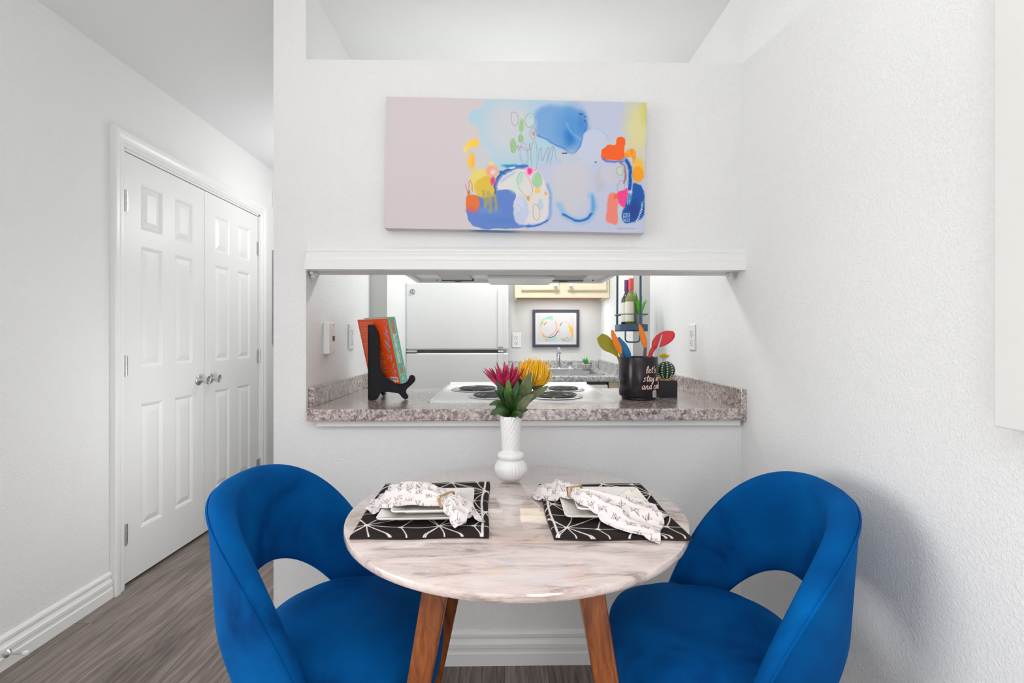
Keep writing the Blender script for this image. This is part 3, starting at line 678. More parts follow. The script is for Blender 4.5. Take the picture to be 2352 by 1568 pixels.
P.line([(600, 230), (640, 330), (650, 420), (620, 520), (570, 590)], 46, (240, 160, 158), 18); P.line([(540, 160), (600, 230)], 20, (240, 190, 150), 12)
P.line([(160, 640), (220, 720), (300, 745), (380, 740), (450, 700), (540, 630)], 24, (240, 130, 70), 12); P.line([(180, 720), (250, 790), (330, 850)], 30, (240, 150, 140), 16)
P.line([(260, 780), (360, 830), (480, 850), (600, 800), (640, 760)], 50, (135, 212, 194), 20); P.line([(380, 780), (470, 770), (590, 710), (650, 620), (690, 560)], 26, (50, 90, 160), 10); P.line([(280, 860), (340, 890)], 40, (245, 150, 150), 18)
P.line([(730, 500), (735, 420), (760, 350), (820, 280), (920, 240), (1020, 260), (1100, 320)], 8, (150, 150, 150), 6); P.line([(720, 480), (735, 380), (750, 310)], 24, (240, 215, 140), 12); P.line([(770, 370), (800, 310), (830, 270)], 20, (90, 85, 140), 10); P.line([(725, 470), (735, 580)], 22, (236, 140, 60), 10)
P.poly([(1040, 350), (1120, 390), (1190, 480), (1200, 620), (1180, 660), (1120, 560), (1090, 450)], (250, 184, 16), 14); P.line([(1160, 350), (1200, 440), (1215, 560)], 14, (240, 140, 110), 8)
P.line([(1090, 560), (1060, 650), (1160, 700), (1180, 760)], 54, (244, 196, 160), 30); P.line([(1200, 640), (1170, 760), (1100, 840), (980, 870), (860, 830)], 22, (240, 150, 110), 12)
P.line([(790, 820), (860, 890), (980, 915), (1080, 880), (1150, 800)], 26, (130, 212, 205), 14); P.line([(830, 830), (930, 870)], 22, (240, 110, 80), 10); P.line([(910, 820), (1040, 780)], 24, (80, 190, 150), 10)
b = MB(); b.sheet(nu, nv, lambda i, j: (ax0 + (ax1 - ax0) * i / (nu - 1), YB - .0106, az0 + (az1 - az0) * j / (nv - 1))); b.col = P.rgba(); b.build('print', M['print'], fp, recalc=False)

# wall outlets
def outlet(label, c, nrm):
    o = thing('wall_outlet', label, 'outlet', c, group=None)
    c = Vector(c); n = Vector(nrm); s = Vector((0, 0, 1)).cross(n)
    def bx(b, u0, u1, z0, z1, d0, d1):
        p = [c + s * u + Vector((0, 0, z)) + n * d for d in (d0, d1) for u, z in ((u0, z0), (u1, z0), (u1, z1), (u0, z1))]
        b.add(p, [(0, 3, 2, 1), (4, 5, 6, 7), (0, 1, 5, 4), (1, 2, 6, 5), (2, 3, 7, 6), (3, 0, 4, 7)])
    b = MB(); bx(b, -.036, .036, -.058, .058, 0, .007); b.build('plate', M['white'], o, bevel=.004, seg=3)
    for dz in (-.021, .021):
        b = MB(); bx(b, -.017, .017, dz - .015, dz + .015, .006, .0095); r = b.build('receptacle', M['white'], o, bevel=.004, seg=3)
        b = MB(); bx(b, -.008, -.0055, dz, dz + .009, .009, .0099); bx(b, .0055, .008, dz, dz + .008, .009, .0099); bx(b, -.003, .003, dz - .010, dz - .004, .009, .0099); b.build('slots', M['slot'], r)
    b = MB(); bx(b, -.003, .003, -.003, .003, .006, .0085); b.build('screw', M['nickel'], o)
    return o
outlet('white wall outlet between refrigerator and framed print on the back wall', (.097, YB, 1.143), (0, -1, 0))
outlet('white wall outlet beside the orange cookbook on the left side wall', (XO, 2.245, 1.167), (1, 0, 0))
outlet('white wall outlet above the cactus on the right side wall', (XR, 2.195, 1.165), (-1, 0, 0))
pj = thing('phone_jack', 'white phone jack box on the left side wall at the opening', 'phone jack', (XO, 1.936, 1.16))
b = MB(); b.box((XO, 1.902, 1.098), (XO + .026, 1.97, 1.224)); b.build('box', M['white'], pj, bevel=.005, seg=3)
b = MB(); b.box((XO + .0255, 1.94, 1.150), (XO + .030, 1.955, 1.170)); b.build('port', M['slot'], pj, bevel=.001)
for z in (1.108, 1.214):
    b = MB(); b.ball((XO + .026, 1.948, z), .0035, 10, 6); b.build('screw', M['steel'], pj)

# hanging rack with bottles
rk = thing('hanging_rack', 'slate blue metal rack hanging in front of the right kitchen wall', 'rack', (.705, 2.68, 1.20))
def rrect(x0, x1, y0, y1, r, n=6):
    out = []
    for qx, qy, a0 in ((x1 - r, y1 - r, 0), (x0 + r, y1 - r, 90), (x0 + r, y0 + r, 180), (x1 - r, y0 + r, 270)):
        for k in range(n): a = math.radians(a0 + 90 * k / (n - 1)); out.append((qx + r * math.cos(a), qy + r * math.sin(a)))
    return out
tr = (.620, .775, 2.58, 2.76)
b = MB(); o_ = rrect(*tr, .045)
b.prism(o_, (0, 0, 1.197), (1, 0, 0), (0, 1, 0), (0, 0, .004))
nn = len(o_); i_ = rrect(tr[0] + .003, tr[1] - .003, tr[2] + .003, tr[3] - .003, .042)
b.add([(x, y, z) for z in (1.197, 1.234) for x, y in o_] + [(x, y, z) for z in (1.234, 1.199) for x, y in i_],
      [(j * nn + k, j * nn + (k + 1) % nn, (j + 1) * nn + (k + 1) % nn, (j + 1) * nn + k) for j in range(3) for k in range(nn)])
b.build('tray', M['rack'], rk, smooth=40)
b = MB(); b.tube([(x, y, 1.288) for x, y in rrect(*tr, .045)], .003, 8, True); b.build('guard_ring', M['rack'], rk, smooth=60)
sl, sr = at_y(1436, 700, 2.575), at_y(1471.5, 700, 2.575)
b = MB(); b.obox((sl[0], 2.76, 1.215), (sl[0] + .008, 2.765, CE), (1, 0, 0), .0055, .002); b.build('strap', M['rack'], rk)
b = MB(); b.obox((sr[0], 2.577, 1.215), (sr[0], 2.577, CE), (1, 0, 0), .0055, .002); b.build('strap', M['rack'], rk)
b = MB(); ua, ub = sl[0] + .003, sr[0] - .003
b.tube(smooth_line([(ua, 2.582, 1.197), (ua, 2.582, 1.155), (ua + .006, 2.582, 1.143), (ua + .018, 2.582, 1.139), (ub - .018, 2.582, 1.139), (ub - .006, 2.582, 1.143), (ub, 2.582, 1.155), (ub, 2.582, 1.197)], 4), .0042, 8); b.build('hook', M['rack'], rk, smooth=60)
def bottle(name, label, c, h, glass, foil, lab):
    t = thing(name, label, 'bottle', c)
    r = .033; z = c[2]
    b = MB(); b.lathe([(.001, z), (r - .004, z), (r, z + .004), (r, z + h * .56), (r * .93, z + h * .62), (r * .6, z + h * .69), (.0135, z + h * .74), (.0125, z + h * .8), (.0001, z + h * .8)], (c[0], c[1], 0), 28); b.build('glass', glass, t, smooth=50)
    b = MB(); b.lathe([(.0145, z + h * .775), (.0145, z + h * .99), (.0135, z + h), (.0001, z + h)], (c[0], c[1], 0), 24); b.build('foil', foil, t, smooth=50)
    b = MB(); a0 = math.atan2(-c[1], -c[0])
    n_ = 17; b.sheet(n_, 2, lambda i, j: (c[0] + (r + .0006) * math.cos(a0 - 1.35 + 1.75 * i / (n_ - 1)), c[1] + (r + .0006) * math.sin(a0 - 1.35 + 1.75 * i / (n_ - 1)), z + h * (.17 + .38 * j))); b.build('paper_label', lab, t, smooth=60)
p1 = at_y(1449, 740, 2.655); p2 = at_y(1440, 740, 2.715)
bottle('wine_bottle', 'green glass wine bottle with salmon foil in the hanging rack', (p1[0], 2.648, 1.2015), .283, M['winegreen'], M['salmon'], M['label'])
bottle('wine_bottle', 'dark wine bottle with purple foil at the back of the hanging rack', (p2[0] + .001, 2.718, 1.2015), .283, M['winedark'], M['purple'], M['label'])
al = thing('aloe_pot', 'spiky aloe in a small grey pot in the hanging rack', 'potted plant', (.74, 2.622, 1.2015))
ac = at_y(1467, 730, 2.622)
b = MB(); b.lathe([(.0001, 1.2015), (.015, 1.2015), (.021, 1.292), (.019, 1.292), (.018, 1.282), (.0001, 1.282)], (ac[0] + .004, 2.628, 0), 24); b.build('pot', M['greypot'], al, smooth=40)
b = MB(); spikes(b, (ac[0] + .004, 2.628, 1.283), 12, .155, .048, .009, 5, .7); b.build('leaves', M['aloe'], al, smooth=60)

# ------------------------------------------------------------------ things on the worktop
# cookbook easel: two cut boards hinged at the back edge
def easel_board(b, hinge, ang, th):
    prof = [(0, .001), (0, .300), (.017, .300), (.022, .294), (.025, .286), (.034, .276), (.038, .262), (.038, .200), (.039, .160), (.042, .128), (.048, .111), (.061, .092), (.083, .079), (.104, .069), (.127, .0648), (.143, .070), (.152, .083), (.157, .097), (.166, .099), (.175, .0955), (.180, .085), (.177, .073), (.164, .059), (.148, .0455), (.1425, .037), (.143, .028), (.1515, .015), (.151, .007), (.145, .002), (.138, .001), (.127, .0095), (.120, .019), (.112, .0265), (.094, .0295), (.055, .034), (.047, .033), (.041, .024), (.036, .014), (.031, .005), (.024, .001)]
    a = Vector((math.cos(ang), math.sin(ang), 0)); nrm = Vector((-math.sin(ang), math.cos(ang), 0))
    b.prism(prof, Vector(hinge) - nrm * th / 2, a, (0, 0, 1), nrm * th)
es = thing('book_easel', 'black wooden book easel standing on the worktop', 'easel', (-.535, 1.945, CT))
EH = Vector((-.535, 1.945, CT))
A1, A2 = math.radians(8), math.radians(80)
b = MB(); easel_board(b, EH, A1, .011); b.build('side_board', M['black'], es, bevel=.0015)
b = MB(); easel_board(b, EH + Vector((-.004, .010, 0)), A2, .011); b.build('side_board', M['black'], es, bevel=.0015)
b = MB(); b.tube([EH + Vector((-.004, .005, .06)), EH + Vector((-.004, .005, .24))], .0025, 8); b.build('hinge', M['black'], es)

# cookbook leaning in the easel
bk = thing('cookbook', 'orange cookbook with a teal spine leaning on the black easel', 'book', (-.46, 2.0, CT + .05))
phi = math.radians(46); tilt = math.radians(13)
d_ = Vector((math.cos(phi), math.sin(phi), 0)); wv = Vector((math.sin(phi), -math.cos(phi), 0))
up = Vector((0, 0, 1)) * math.cos(tilt) - d_ * math.sin(tilt); nv_ = d_ * math.cos(tilt) + Vector((0, 0, 1)) * math.sin(tilt)
W_, H_, T_ = .225, .262, .034
SP = at_y(919.8, 881, 1.925)                    # spine's lower near corner
O_ = SP - wv * W_                               # back cover lower corner away from the spine
def bp(w_, h_, t_): return O_ + wv * w_ + up * h_ + nv_ * t_
b = MB()
def slab(b, w0, w1, h0, h1, t0, t1):
    b.add([bp(w_, h_, t_) for t_ in (t0, t1) for w_, h_ in ((w0, h0), (w1, h0), (w1, h1), (w0, h1))], [(0, 3, 2, 1), (4, 5, 6, 7), (0, 1, 5, 4), (1, 2, 6, 5), (2, 3, 7, 6), (3, 0, 4, 7)])
slab(b, .003, W_ - .002, .003, H_ - .003, .0022, T_ - .0022); b.build('pages', M['pages'], bk)
nu, nv = 180, 230
gx, gy = np.meshgrid(np.linspace(0, 575, nu), np.linspace(1110, 0, nv))     # cover coordinates, about the size seen
P = Paint(gx, gy, (246, 80, 8)); P.warp(3, .02)
for k in range(34):
    y = 52 + k * 27; xe = [300, 280, 265, 250, 270][k % 5] + (k * 4 if k > 5 else 0) - (60 if k % 7 == 3 else 0)
    P.raw([(36, y), (min(xe, 400), y)], 9, (244, 150, 128), 6)
cl = (158, 150, 182)
for pts, wd in (([(500, 40), (560, 50), (530, 110)], 12), ([(480, 120), (520, 190), (490, 260), (470, 300)], 10), ([(545, 90), (535, 140)], 8)): P.line(pts, wd, cl)
P.ell(520, 215, 18, 40, cl, 5, rot=-15); P.line([(470, 250), (500, 300), (520, 380)], 16, cl); P.line([(500, 270), (530, 300), (540, 370)], 10, cl)
P.ell(485, 430, 20, 80, cl, 5, rot=-28); P.line([(420, 420), (480, 520)], 8, cl); P.line([(425, 470), (470, 530)], 8, cl); P.ell(490, 545, 24, 34, cl, 5, .9); P.ell(490, 545, 12, 20, (110, 120, 170), 5)
P.ell(500, 670, 16, 66, cl, 5, rot=12); P.line([(430, 610), (460, 640), (440, 690)], 9, cl); P.line([(455, 615), (470, 660)], 8, cl); P.line([(525, 760), (500, 840)], 20, cl); P.line([(535, 770), (545, 830)], 8, cl)
P.ell(525, 900, 18, 42, cl, 5, rot=-14); P.line([(440, 850), (480, 940), (530, 1010)], 9, cl); P.line([(465, 900), (500, 960), (545, 1030)], 8, cl)
P.poly([(415, 1000), (550, 1000), (555, 1085), (415, 1085)], (226, 210, 212), 4, curved=False); P.poly([(325, 1015), (395, 1015), (400, 1080), (325, 1080)], (226, 205, 205), 4, curved=False)
for k in range(12): P.raw([(432 + k * 9, 1020), (432 + k * 9, 1058)], 4 + (k * 7) % 4, (110, 95, 105), 2)
for k in range(7): P.raw([(338 + k * 9, 1025), (338 + k * 9, 1052)], 4 + (k * 5) % 3, (90, 70, 80), 2)
b = MB(); slab(b, 0, W_, 0, H_, 0, .002); cov = b.build('back_cover', mat('orange_cover', (246, 80, 8), .4, noise=30, amount=.03), bk)
b = MB(); b.sheet(nu, nv, lambda i, j: bp(W_ * i / (nu - 1), H_ * j / (nv - 1), -.0003)); b.col = P.rgba(); b.build('back_print', M['bookcover'], cov, recalc=False)
b = MB(); slab(b, 0, W_, 0, H_, T_ - .002, T_); b.build('front_cover', mat('teal_cover', (112, 186, 150), .4, noise=30, amount=.03), bk)
ns, nt_ = 300, 48
gx, gy = np.meshgrid(np.linspace(1100, 0, ns), np.linspace(0, 120, nt_))     # spine: x runs down the spine, y towards the front cover
gx = gx.T; gy = gy.T
P = Paint(gx, gy, (120, 186, 156)); P.warp(2, .03)
P.poly([(280, 6), (700, 6), (700, 114), (280, 114)], (134, 198, 184), 60, .8)
for y0 in (22, 98):
    for k in range(13): P.ell(40 + k * 20, y0, 7, 9, (150, 208, 206), 4); 
    for k in range(9): P.ell(820 + k * 20, y0, 7, 9, (150, 208, 206), 4)
P.poly([(50, 45), (280, 42), (285, 78), (55, 80)], (206, 138, 110), 10); P.poly([(835, 46), (920, 46), (920, 76), (835, 76)], (210, 128, 100), 10)
for x, y in ((960, 30), (960, 60), (960, 90), (1040, 25), (1040, 95), (1070, 40), (1070, 85)): P.ell(x, y, 14, 12, (150, 205, 220), 5)
P.poly([(1000, 48), (1050, 48), (1050, 72), (1000, 72)], (226, 226, 180), 4, curved=False)
b = MB(); slab(b, W_ - .002, W_, 0, H_, 0, T_); sn = b.build('spine', mat('teal_spine', (120, 186, 156), .4, noise=30, amount=.03), bk)
b = MB(); b.sheet(nt_, ns, lambda i, j: bp(W_ + .0003, H_ * j / (ns - 1), T_ * i / (nt_ - 1))); b.col = P.rgba(); b.build('spine_print', M['bookcover'], sn, recalc=False)

GLY = {
 'l': (.42, [[(.1, .1), (.32, .6), (.42, 1.0), (.28, 1.12), (.16, .6), (.18, .1), (.32, .0), (.46, .14)]]),
 'e': (.46, [[(.0, .2), (.28, .32), (.4, .5), (.26, .62), (.08, .36), (.14, .06), (.34, .0), (.5, .16)]]),
 't': (.44, [[(.28, 1.0), (.2, .3), (.26, .02), (.46, .12)], [(.02, .66), (.5, .74)]]),
 "'": (.18, [[(.14, 1.12), (.06, .86)]]),
 's': (.44, [[(.4, .52), (.25, .62), (.12, .48), (.3, .28), (.32, .1), (.15, .0), (.0, .08)]]),
 'a': (.56, [[(.42, .55), (.2, .62), (.05, .3), (.12, .03), (.3, .1), (.43, .55), (.4, .14), (.5, .01), (.6, .12)]]),
 'y': (.54, [[(.05, .58), (.08, .24), (.22, .12), (.42, .58), (.36, .0), (.26, -.42), (.1, -.4), (.2, -.14), (.56, .12)]]),
 'i': (.28, [[(.1, .6), (.08, .1), (.18, .0), (.3, .12)], [(.14, .84), (.15, .88)]]),
 'n': (.54, [[(.05, .6), (.05, .0)], [(.05, .2), (.16, .5), (.28, .62), (.36, .45), (.36, .08), (.45, .0), (.56, .12)]]),
 'd': (.58, [[(.42, .5), (.2, .6), (.05, .3), (.12, .03), (.3, .1), (.44, .5), (.52, 1.12), (.44, .2), (.52, .0), (.62, .12)]]),
 'c': (.44, [[(.4, .5), (.25, .62), (.06, .3), (.12, .03), (.3, .0), (.46, .12)]]),
 'o': (.48, [[(.25, .62), (.06, .3), (.2, .0), (.4, .28), (.28, .62), (.48, .54)]]),
 'k': (.54, [[(.12, 1.12), (.08, .0)], [(.4, .6), (.12, .3), (.42, .0), (.55, .1)]]),
 'h': (.52, [[(.12, 1.12), (.06, .0)], [(.06, .2), (.2, .5), (.32, .58), (.36, .4), (.36, .06), (.46, .0), (.54, .12)]]),
 'r': (.40, [[(.05, .6), (.06, .0)], [(.06, .3), (.2, .56), (.36, .6)]]),
 'g': (.54, [[(.42, .55), (.2, .62), (.05, .32), (.14, .06), (.3, .14), (.43, .58), (.38, .0), (.26, -.42), (.1, -.38), (.2, -.14), (.56, .12)]]),
 'b': (.50, [[(.12, 1.12), (.08, .1), (.2, .0), (.38, .14), (.36, .42), (.22, .5), (.09, .3)]]),
 'T': (.56, [[(.0, .98), (.3, 1.08), (.6, 1.02)], [(.34, 1.05), (.26, .4), (.2, .0)]]),
 'C': (.60, [[(.56, .92), (.4, 1.08), (.12, .8), (.06, .3), (.24, .0), (.5, .1), (.6, .22)]]),
 'G': (.66, [[(.56, .95), (.38, 1.08), (.1, .75), (.08, .25), (.3, .0), (.5, .18), (.52, .46), (.36, .44)]]),
 ' ': (.30, []),
}
def lettering(b, text, size, place, rad, slant=.18, k=3, track=1.0):
    x = 0
    for ch in text:
        adv, strokes = GLY[ch]
        for s in strokes:
            pts = smooth_line([(p[0], p[1], 0) for p in s], k) if len(s) > 2 else [Vector((p[0], p[1], 0)) for p in s]
            b.tube([place((x + p[0] + slant * p[1]) * size, p[1] * size) for p in pts], rad, 6)
        x += adv * track
    return x * size
b = MB(); lettering(b, 'The Greens Cookbook', .0128, lambda x, y: bp(W_ + .0006, H_ * .765 - x * 1.02, T_ * .30 + y), .0011, k=2)
b.build('spine_title', mat('cream_print', (238, 236, 214), .6, noise=60, amount=.02), sn)

# utensil crock with hand-lettered text
CX, CY, CR = .548, 1.983, .078
ck = thing('utensil_crock', 'dark crock lettered let\'s stay in and cook, full of kitchen utensils', 'crock', (CX, CY, CT))
b = MB(); b.lathe([(.064, CT + .0005), (.068, CT + .003), (.068, CT + .010), (CR - .003, CT + .013), (CR, CT + .018), (CR, CT + .169), (CR - .001, CT + .171), (CR - .0045, CT + .169), (CR - .005, CT + .03), (.06, CT + .016), (.001, CT + .016)], (CX, CY, 0), 72); b.build('body', M['mug'], ck, smooth=40)
PH0 = math.atan2(-CY, -CX)
def on_cup(a0, z0): return lambda x, y: Vector((CX + (CR + .0003) * math.cos(PH0 + a0 + x / CR), CY + (CR + .0003) * math.sin(PH0 + a0 + x / CR), CT + z0 + y))
b = MB()
lettering(b, "let's", .0235, on_cup(math.radians(20), .110), .0016, track=1.12)
lettering(b, 'stay in', .0235, on_cup(math.radians(13), .077), .0016, track=1.12)
lettering(b, 'and cook', .0235, on_cup(math.radians(9), .046), .0016, track=1.12)
b.build('lettering', M['copper'], ck, smooth=60)
b = MB(); n_ = 8
st0, st1 = math.radians(44), math.radians(62)
P_ = lambda a, z, e=.0004: (CX + (CR + e) * math.cos(PH0 + a), CY + (CR + e) * math.sin(PH0 + a), CT + z)
b.sheet(n_, 4, lambda i, j: P_(st0 + (st1 - st0) * (i / (n_ - 1) if j in (1, 2) else .2 + .6 * i / (n_ - 1)), (.012, .016, .037, .041)[j])); tg = b.build('price_sticker', mat('grey_sticker', (196, 190, 192), .5, noise=60, amount=.03), ck)
b = MB()
for z in (.022, .026, .033): b.tube([P_(st0 + .06 + (st1 - st0 - .12) * t, z, .0006) for t in (0, .33, .66, 1)], .0006, 5)
b.build('sticker_print', M['greyrod'], tg)

def blade(b, path, widths, thick, nrm, nc=9, dish=0):
    # flat-ish spatula or spoon head: an outline swept along a path, lens-shaped in section
    path = smooth_line(path, 9); m = len(path); k = len(widths) - 1
    def W(i):
        t = i / (m - 1) * k; j = min(int(t), k - 1); f = t - j
        a, b_, c, d = widths[max(j - 1, 0)], widths[j], widths[j + 1], widths[min(j + 2, k)]
        return max(.002, .5 * (2 * b_ + (c - a) * f + (2 * a - 5 * b_ + 4 * c - d) * f * f + (3 * b_ - a - 3 * c + d) * f ** 3))
    vs = []; n2 = 2 * nc - 2
    for i, p in enumerate(path):
        d = (path[min(i + 1, m - 1)] - path[max(i - 1, 0)]).normalized(); n = Vector(nrm); n = (n - d * n.dot(d)).normalized(); s = d.cross(n)
        for q in range(n2):
            a = 2 * PI * q / n2; x = math.cos(a); y = math.sin(a)
            th = min(thick, W(i))
            vs.append(p + s * x * W(i) + n * (y * th + dish * W(i) * (x * x - .5)))
    fs = [(i * n2 + q, i * n2 + (q + 1) % n2, (i + 1) * n2 + (q + 1) % n2, (i + 1) * n2 + q) for i in range(m - 1) for q in range(n2)]
    fs += [tuple(reversed(range(n2))), tuple((m - 1) * n2 + q for q in range(n2))]
    return b.add(vs, fs)
def uten(name, label, cat, y, group='utensils in the dark crock'):
    return thing(name, label, cat, (CX, CY, CT + .017), group=group)
toc = Vector((-.2, -1, .1))
U = lambda u, v, y: at_y(u, v, y)
fl = CT + .022
us = uten('silicone_spoon', 'lime green silicone spoon leaning left in the crock', 'spoon', 2.0)
b = MB(); blade(b, [U(1419, 818, 2.01), U(1410, 806, 2.01), U(1396, 793, 2.01), U(1386, 781, 2.01), U(1377, 771, 2.01)], [.005, .014, .026, .026, .015], .006, toc, 17, dish=.2); b.build('head', M['lime'], us, smooth=60)
b = MB(); b.tube([U(1418, 816, 2.01), (CX - .03, 2.0, fl)], .0045, 10); b.build('handle', M['lime'], us, smooth=60)
us = uten('tongs', 'orange-tipped tongs with grey arms, spread open in the crock', 'tongs', 1.98)
for tip, base, y in (((1405, 759), (1428, 811), 1.965), ((1468, 743), (1484, 800), 1.955)):
    left = tip[0] < 1440
    if left: path, wd = [U(1426, 812, y), U(1421, 799, y), U(1415, 786, y), U(1410, 773, y), U(1405.5, 758, y)], [.006, .0125, .013, .010, .003]
    else: path, wd = [U(1482.5, 798, y), U(1480, 786, y), U(1476, 772, y), U(1472.5, 758, y), U(1468.5, 744, y)], [.006, .0105, .0115, .0095, .003]
    b = MB(); blade(b, path, wd, .005, toc)
    for q in range(1, 7):                      # serrated edge
        f = q / 7; p = path[2].lerp(path[4], f) ; s = Vector((1, 0, .45)).normalized() * (1 if left else -1)
        b.ball(p + s * (wd[2] * (1 - f) + wd[4] * f) * .86, .0032, 8, 6)
    tipo = b.build('tip', M['orange'], us, smooth=60)
    b = MB(); q0 = path[0]; b.obox(q0 + (path[1] - q0) * .1, (CX + (-.012 if left else .012), CY - .01, fl), (1, 0, 0), .0062, .004); b.build('arm', M['greyrod'], us, bevel=.0015)
us = uten('silicone_spatula', 'blue silicone spatula behind the left tong tip', 'spatula', 2.03)
b = MB(); blade(b, [U(1442, 825, 2.03), U(1439, 812, 2.03), U(1432, 796, 2.03), U(1425, 783, 2.03), U(1421, 774, 2.03)], [.015, .0175, .016, .0095, .004], .004, toc); b.build('head', M['blue'], us, smooth=60)
b = MB(); b.tube([U(1441.5, 824, 2.03), (CX - .015, 2.0, fl)], .0045, 10); b.build('handle', M['blue'], us, smooth=60)
us = uten('silicone_ladle', 'large red silicone spoon leaning right in the crock', 'spoon', 1.98)
b = MB(); blade(b, [U(1500, 797, 2.0), U(1507, 789, 2.0), U(1518, 781, 2.0), U(1531, 774, 2.0), U(1541, 768, 2.0), U(1547, 763, 2.0)], [.0085, .020, .027, .0265, .020, .008], .010, toc, 19, dish=.25); b.build('bowl', M['red'], us, smooth=60)
b = MB(); blade(b, [Vector((CX + .012, 1.99, fl)), U(1492, 820, 1.995), U(1502, 798, 2.0), U(1508, 789, 2.0)], [.006, .0085, .0095, .014], .006, toc); b.build('handle', M['red'], us, smooth=60)
us = uten('plastic_handle', 'slim pale grey utensil handle in front of the red spoon', 'utensil', 1.96)
b = MB(); blade(b, [Vector((CX + .02, 1.96, fl)), U(1505.5, 818, 1.95), U(1513, 794, 1.95), U(1521, 768, 1.95)], [.004, .0042, .0034, .0024], .0026, toc); b.build('handle', M['palerod'], us, smooth=60)

# potted cactus
cp_ = thing('potted_cactus', 'round white-spotted cactus with a yellow flower in a black pot', 'potted plant', (.684, 2.05, CT))
KX, KY = .682, 2.052
b = MB(); b.box((KX - .038, KY - .038, CT + .0005), (KX + .038, KY + .038, CT + .070)); b.build('pot', M['blackmatte'], cp_, bevel=.002)
b = MB(); rs = random.Random(2)
for k in range(170):
    x, y = rs.uniform(-.034, .034), rs.uniform(-.036, .034); b.ball((KX + x, KY + y, CT + .071 + rs.uniform(0, .003)), rs.uniform(.0025, .0042), 6, 4)
gv = b.build('gravel', M['gravel'], cp_); gv['kind'] = 'stuff'
kc = at_y(1529, 850, KY); kr = .037
b = MB(); b.lathe([(max(1e-4, kr * .98 * math.sin(PI * i / 22)), -kr * 1.02 * math.cos(PI * i / 22)) for i in range(23)], kc, 88, rib=lambda r, z, a: r * (1 + .075 * math.cos(11 * a))); bd_ = b.build('cactus_body', M['cactus'], cp_, smooth=180)
b = MB()
for q in range(11):
    a = 2 * PI * q / 11
    for i in range(2, 10):
        t = PI * (i + .5 * (q % 2)) / 11.5
        c = kc + Vector((math.cos(a) * math.sin(t) * kr * 1.06, math.sin(a) * math.sin(t) * kr * 1.06, kr * 1.03 * math.cos(t)))
        b.ball(c, .0036, 7, 5, (1, 1, .9))
b.build('areoles', M['spine'], bd_, smooth=60)
fc = kc + Vector((-.008, -.004, kr))
b = MB(); b.lathe([(.006, 0), (.0065, .012), (.012, .020), (.0001, .021)], fc + Vector((0, 0, -.002)), 16); fl_ = b.build('flower_base', M['spine'], cp_, smooth=60)
b = MB()
for k in range(22):
    a = 2.4 * k; rr = .008 + .014 * (k % 3) / 2
    b.tube([fc + Vector((math.cos(a) * .004, math.sin(a) * .004, .014)), fc + Vector((math.cos(a) * rr * .7, math.sin(a) * rr * .7, .022)), fc + Vector((math.cos(a) * rr, math.sin(a) * rr, .033 - .007 * (k % 3) / 2))], [.003, .0052, .0022], 6, flat=.5)
b.build('petals', M['lemon'], fl_, smooth=60)

# ------------------------------------------------------------------ painting over the pass-through
cv = thing('canvas_painting', 'wide abstract canvas with blue, orange and yellow blots over the pass-through', 'painting', (.04, YW, 1.77))
PW, PH, PT, pang = .912, .459, .038, math.radians(.9)
pc0 = Vector((.0415, YW - .002, 1.7665))
def cpt(s, t, d): # s to the right, t downwards, d out of the wall
    x, z = (s - .5) * PW, (.5 - t) * PH
    return pc0 + Vector((x * math.cos(pang) + z * math.sin(pang), -d, -x * math.sin(pang) + z * math.cos(pang)))
b = MB(); e = 0
b.add([cpt(s, t, d) for d in (0, PT) for s, t in ((0, 1), (1, 1), (1, 0), (0, 0))], [(0, 3, 2, 1), (4, 5, 6, 7), (0, 1, 5, 4), (1, 2, 6, 5), (2, 3, 7, 6), (3, 0, 4, 7)])
cb_ = b.build('stretched_canvas', M['canvas_side'], cv, bevel=.002)
nu, nv = 610, 308
S, T = np.meshgrid(np.linspace(0, 1, nu), np.linspace(1, 0, nv))
def inv(x, y):                          # picture measurements of the artwork to canvas units (0..2100 by 0..1070)
    s = (x - 97) / 2112; top = 80 + 45 * s; bot = 1155 + 35 * s
    return (s * 2120, (y - top) / (bot - top) * 1070)
P = Paint(S * 2120, T * 1070, (214, 203, 205))
class Q:
    def poly(s, pts, col, soft=6, a=1): P.poly([inv(*p) for p in pts], col, soft, a)
    def line(s, pts, wd, col, soft=4, a=1): P.line([inv(*p) for p in pts], wd, col, soft, a)
    def ell(s, cx, cy, rx, ry, col, soft=6, a=1, rot=0): c = inv(cx, cy); P.ell(c[0], c[1], rx, ry, col, soft, a, rot)
    def ring(s, cx, cy, rx, ry, wd, col, rot=0, a=1): c = inv(cx, cy); P.ring(c[0], c[1], rx, ry, wd * .7, col, rot, a)
q = Q(); P.warp(16, .012, 3)
q.poly([(1200, 60), (2300, 60), (2300, 1260), (1150, 1260), (1350, 1100), (1430, 900), (1300, 640), (1200, 400)], (196, 201, 223), 60)
q.poly([(945, 60), (880, 165), (790, 195), (760, 240), (775, 295), (828, 320), (850, 390), (862, 470), (935, 520), (965, 610), (1030, 680), (1180, 650), (1500, 560), (1560, 60)], (176, 209, 224), 9)
q.ell(1090, 330, 190, 230, (206, 210, 216), 170); q.ell(900, 560, 60, 40, (188, 216, 226), 60)
q.ell(1430, 130, 130, 60, (180, 203, 226), 90)
q.poly([(1310, 190), (1400, 150), (1560, 160), (1680, 195), (1722, 240), (1725, 300), (1695, 400), (1655, 515), (1590, 535), (1540, 500), (1450, 470), (1390, 415), (1325, 390), (1315, 300)], (120, 168, 218), 34)
q.ell(1600, 330, 110, 150, (78, 146, 212), 130, .8); q.ell(1585, 420, 32, 60, (20, 118, 198), 60, .9); q.ell(1690, 300, 28, 70, (58, 128, 205), 60, .8)
q.line([(1560, 300), (1620, 390), (1690, 440)], 14, (140, 184, 226), 24, .7)
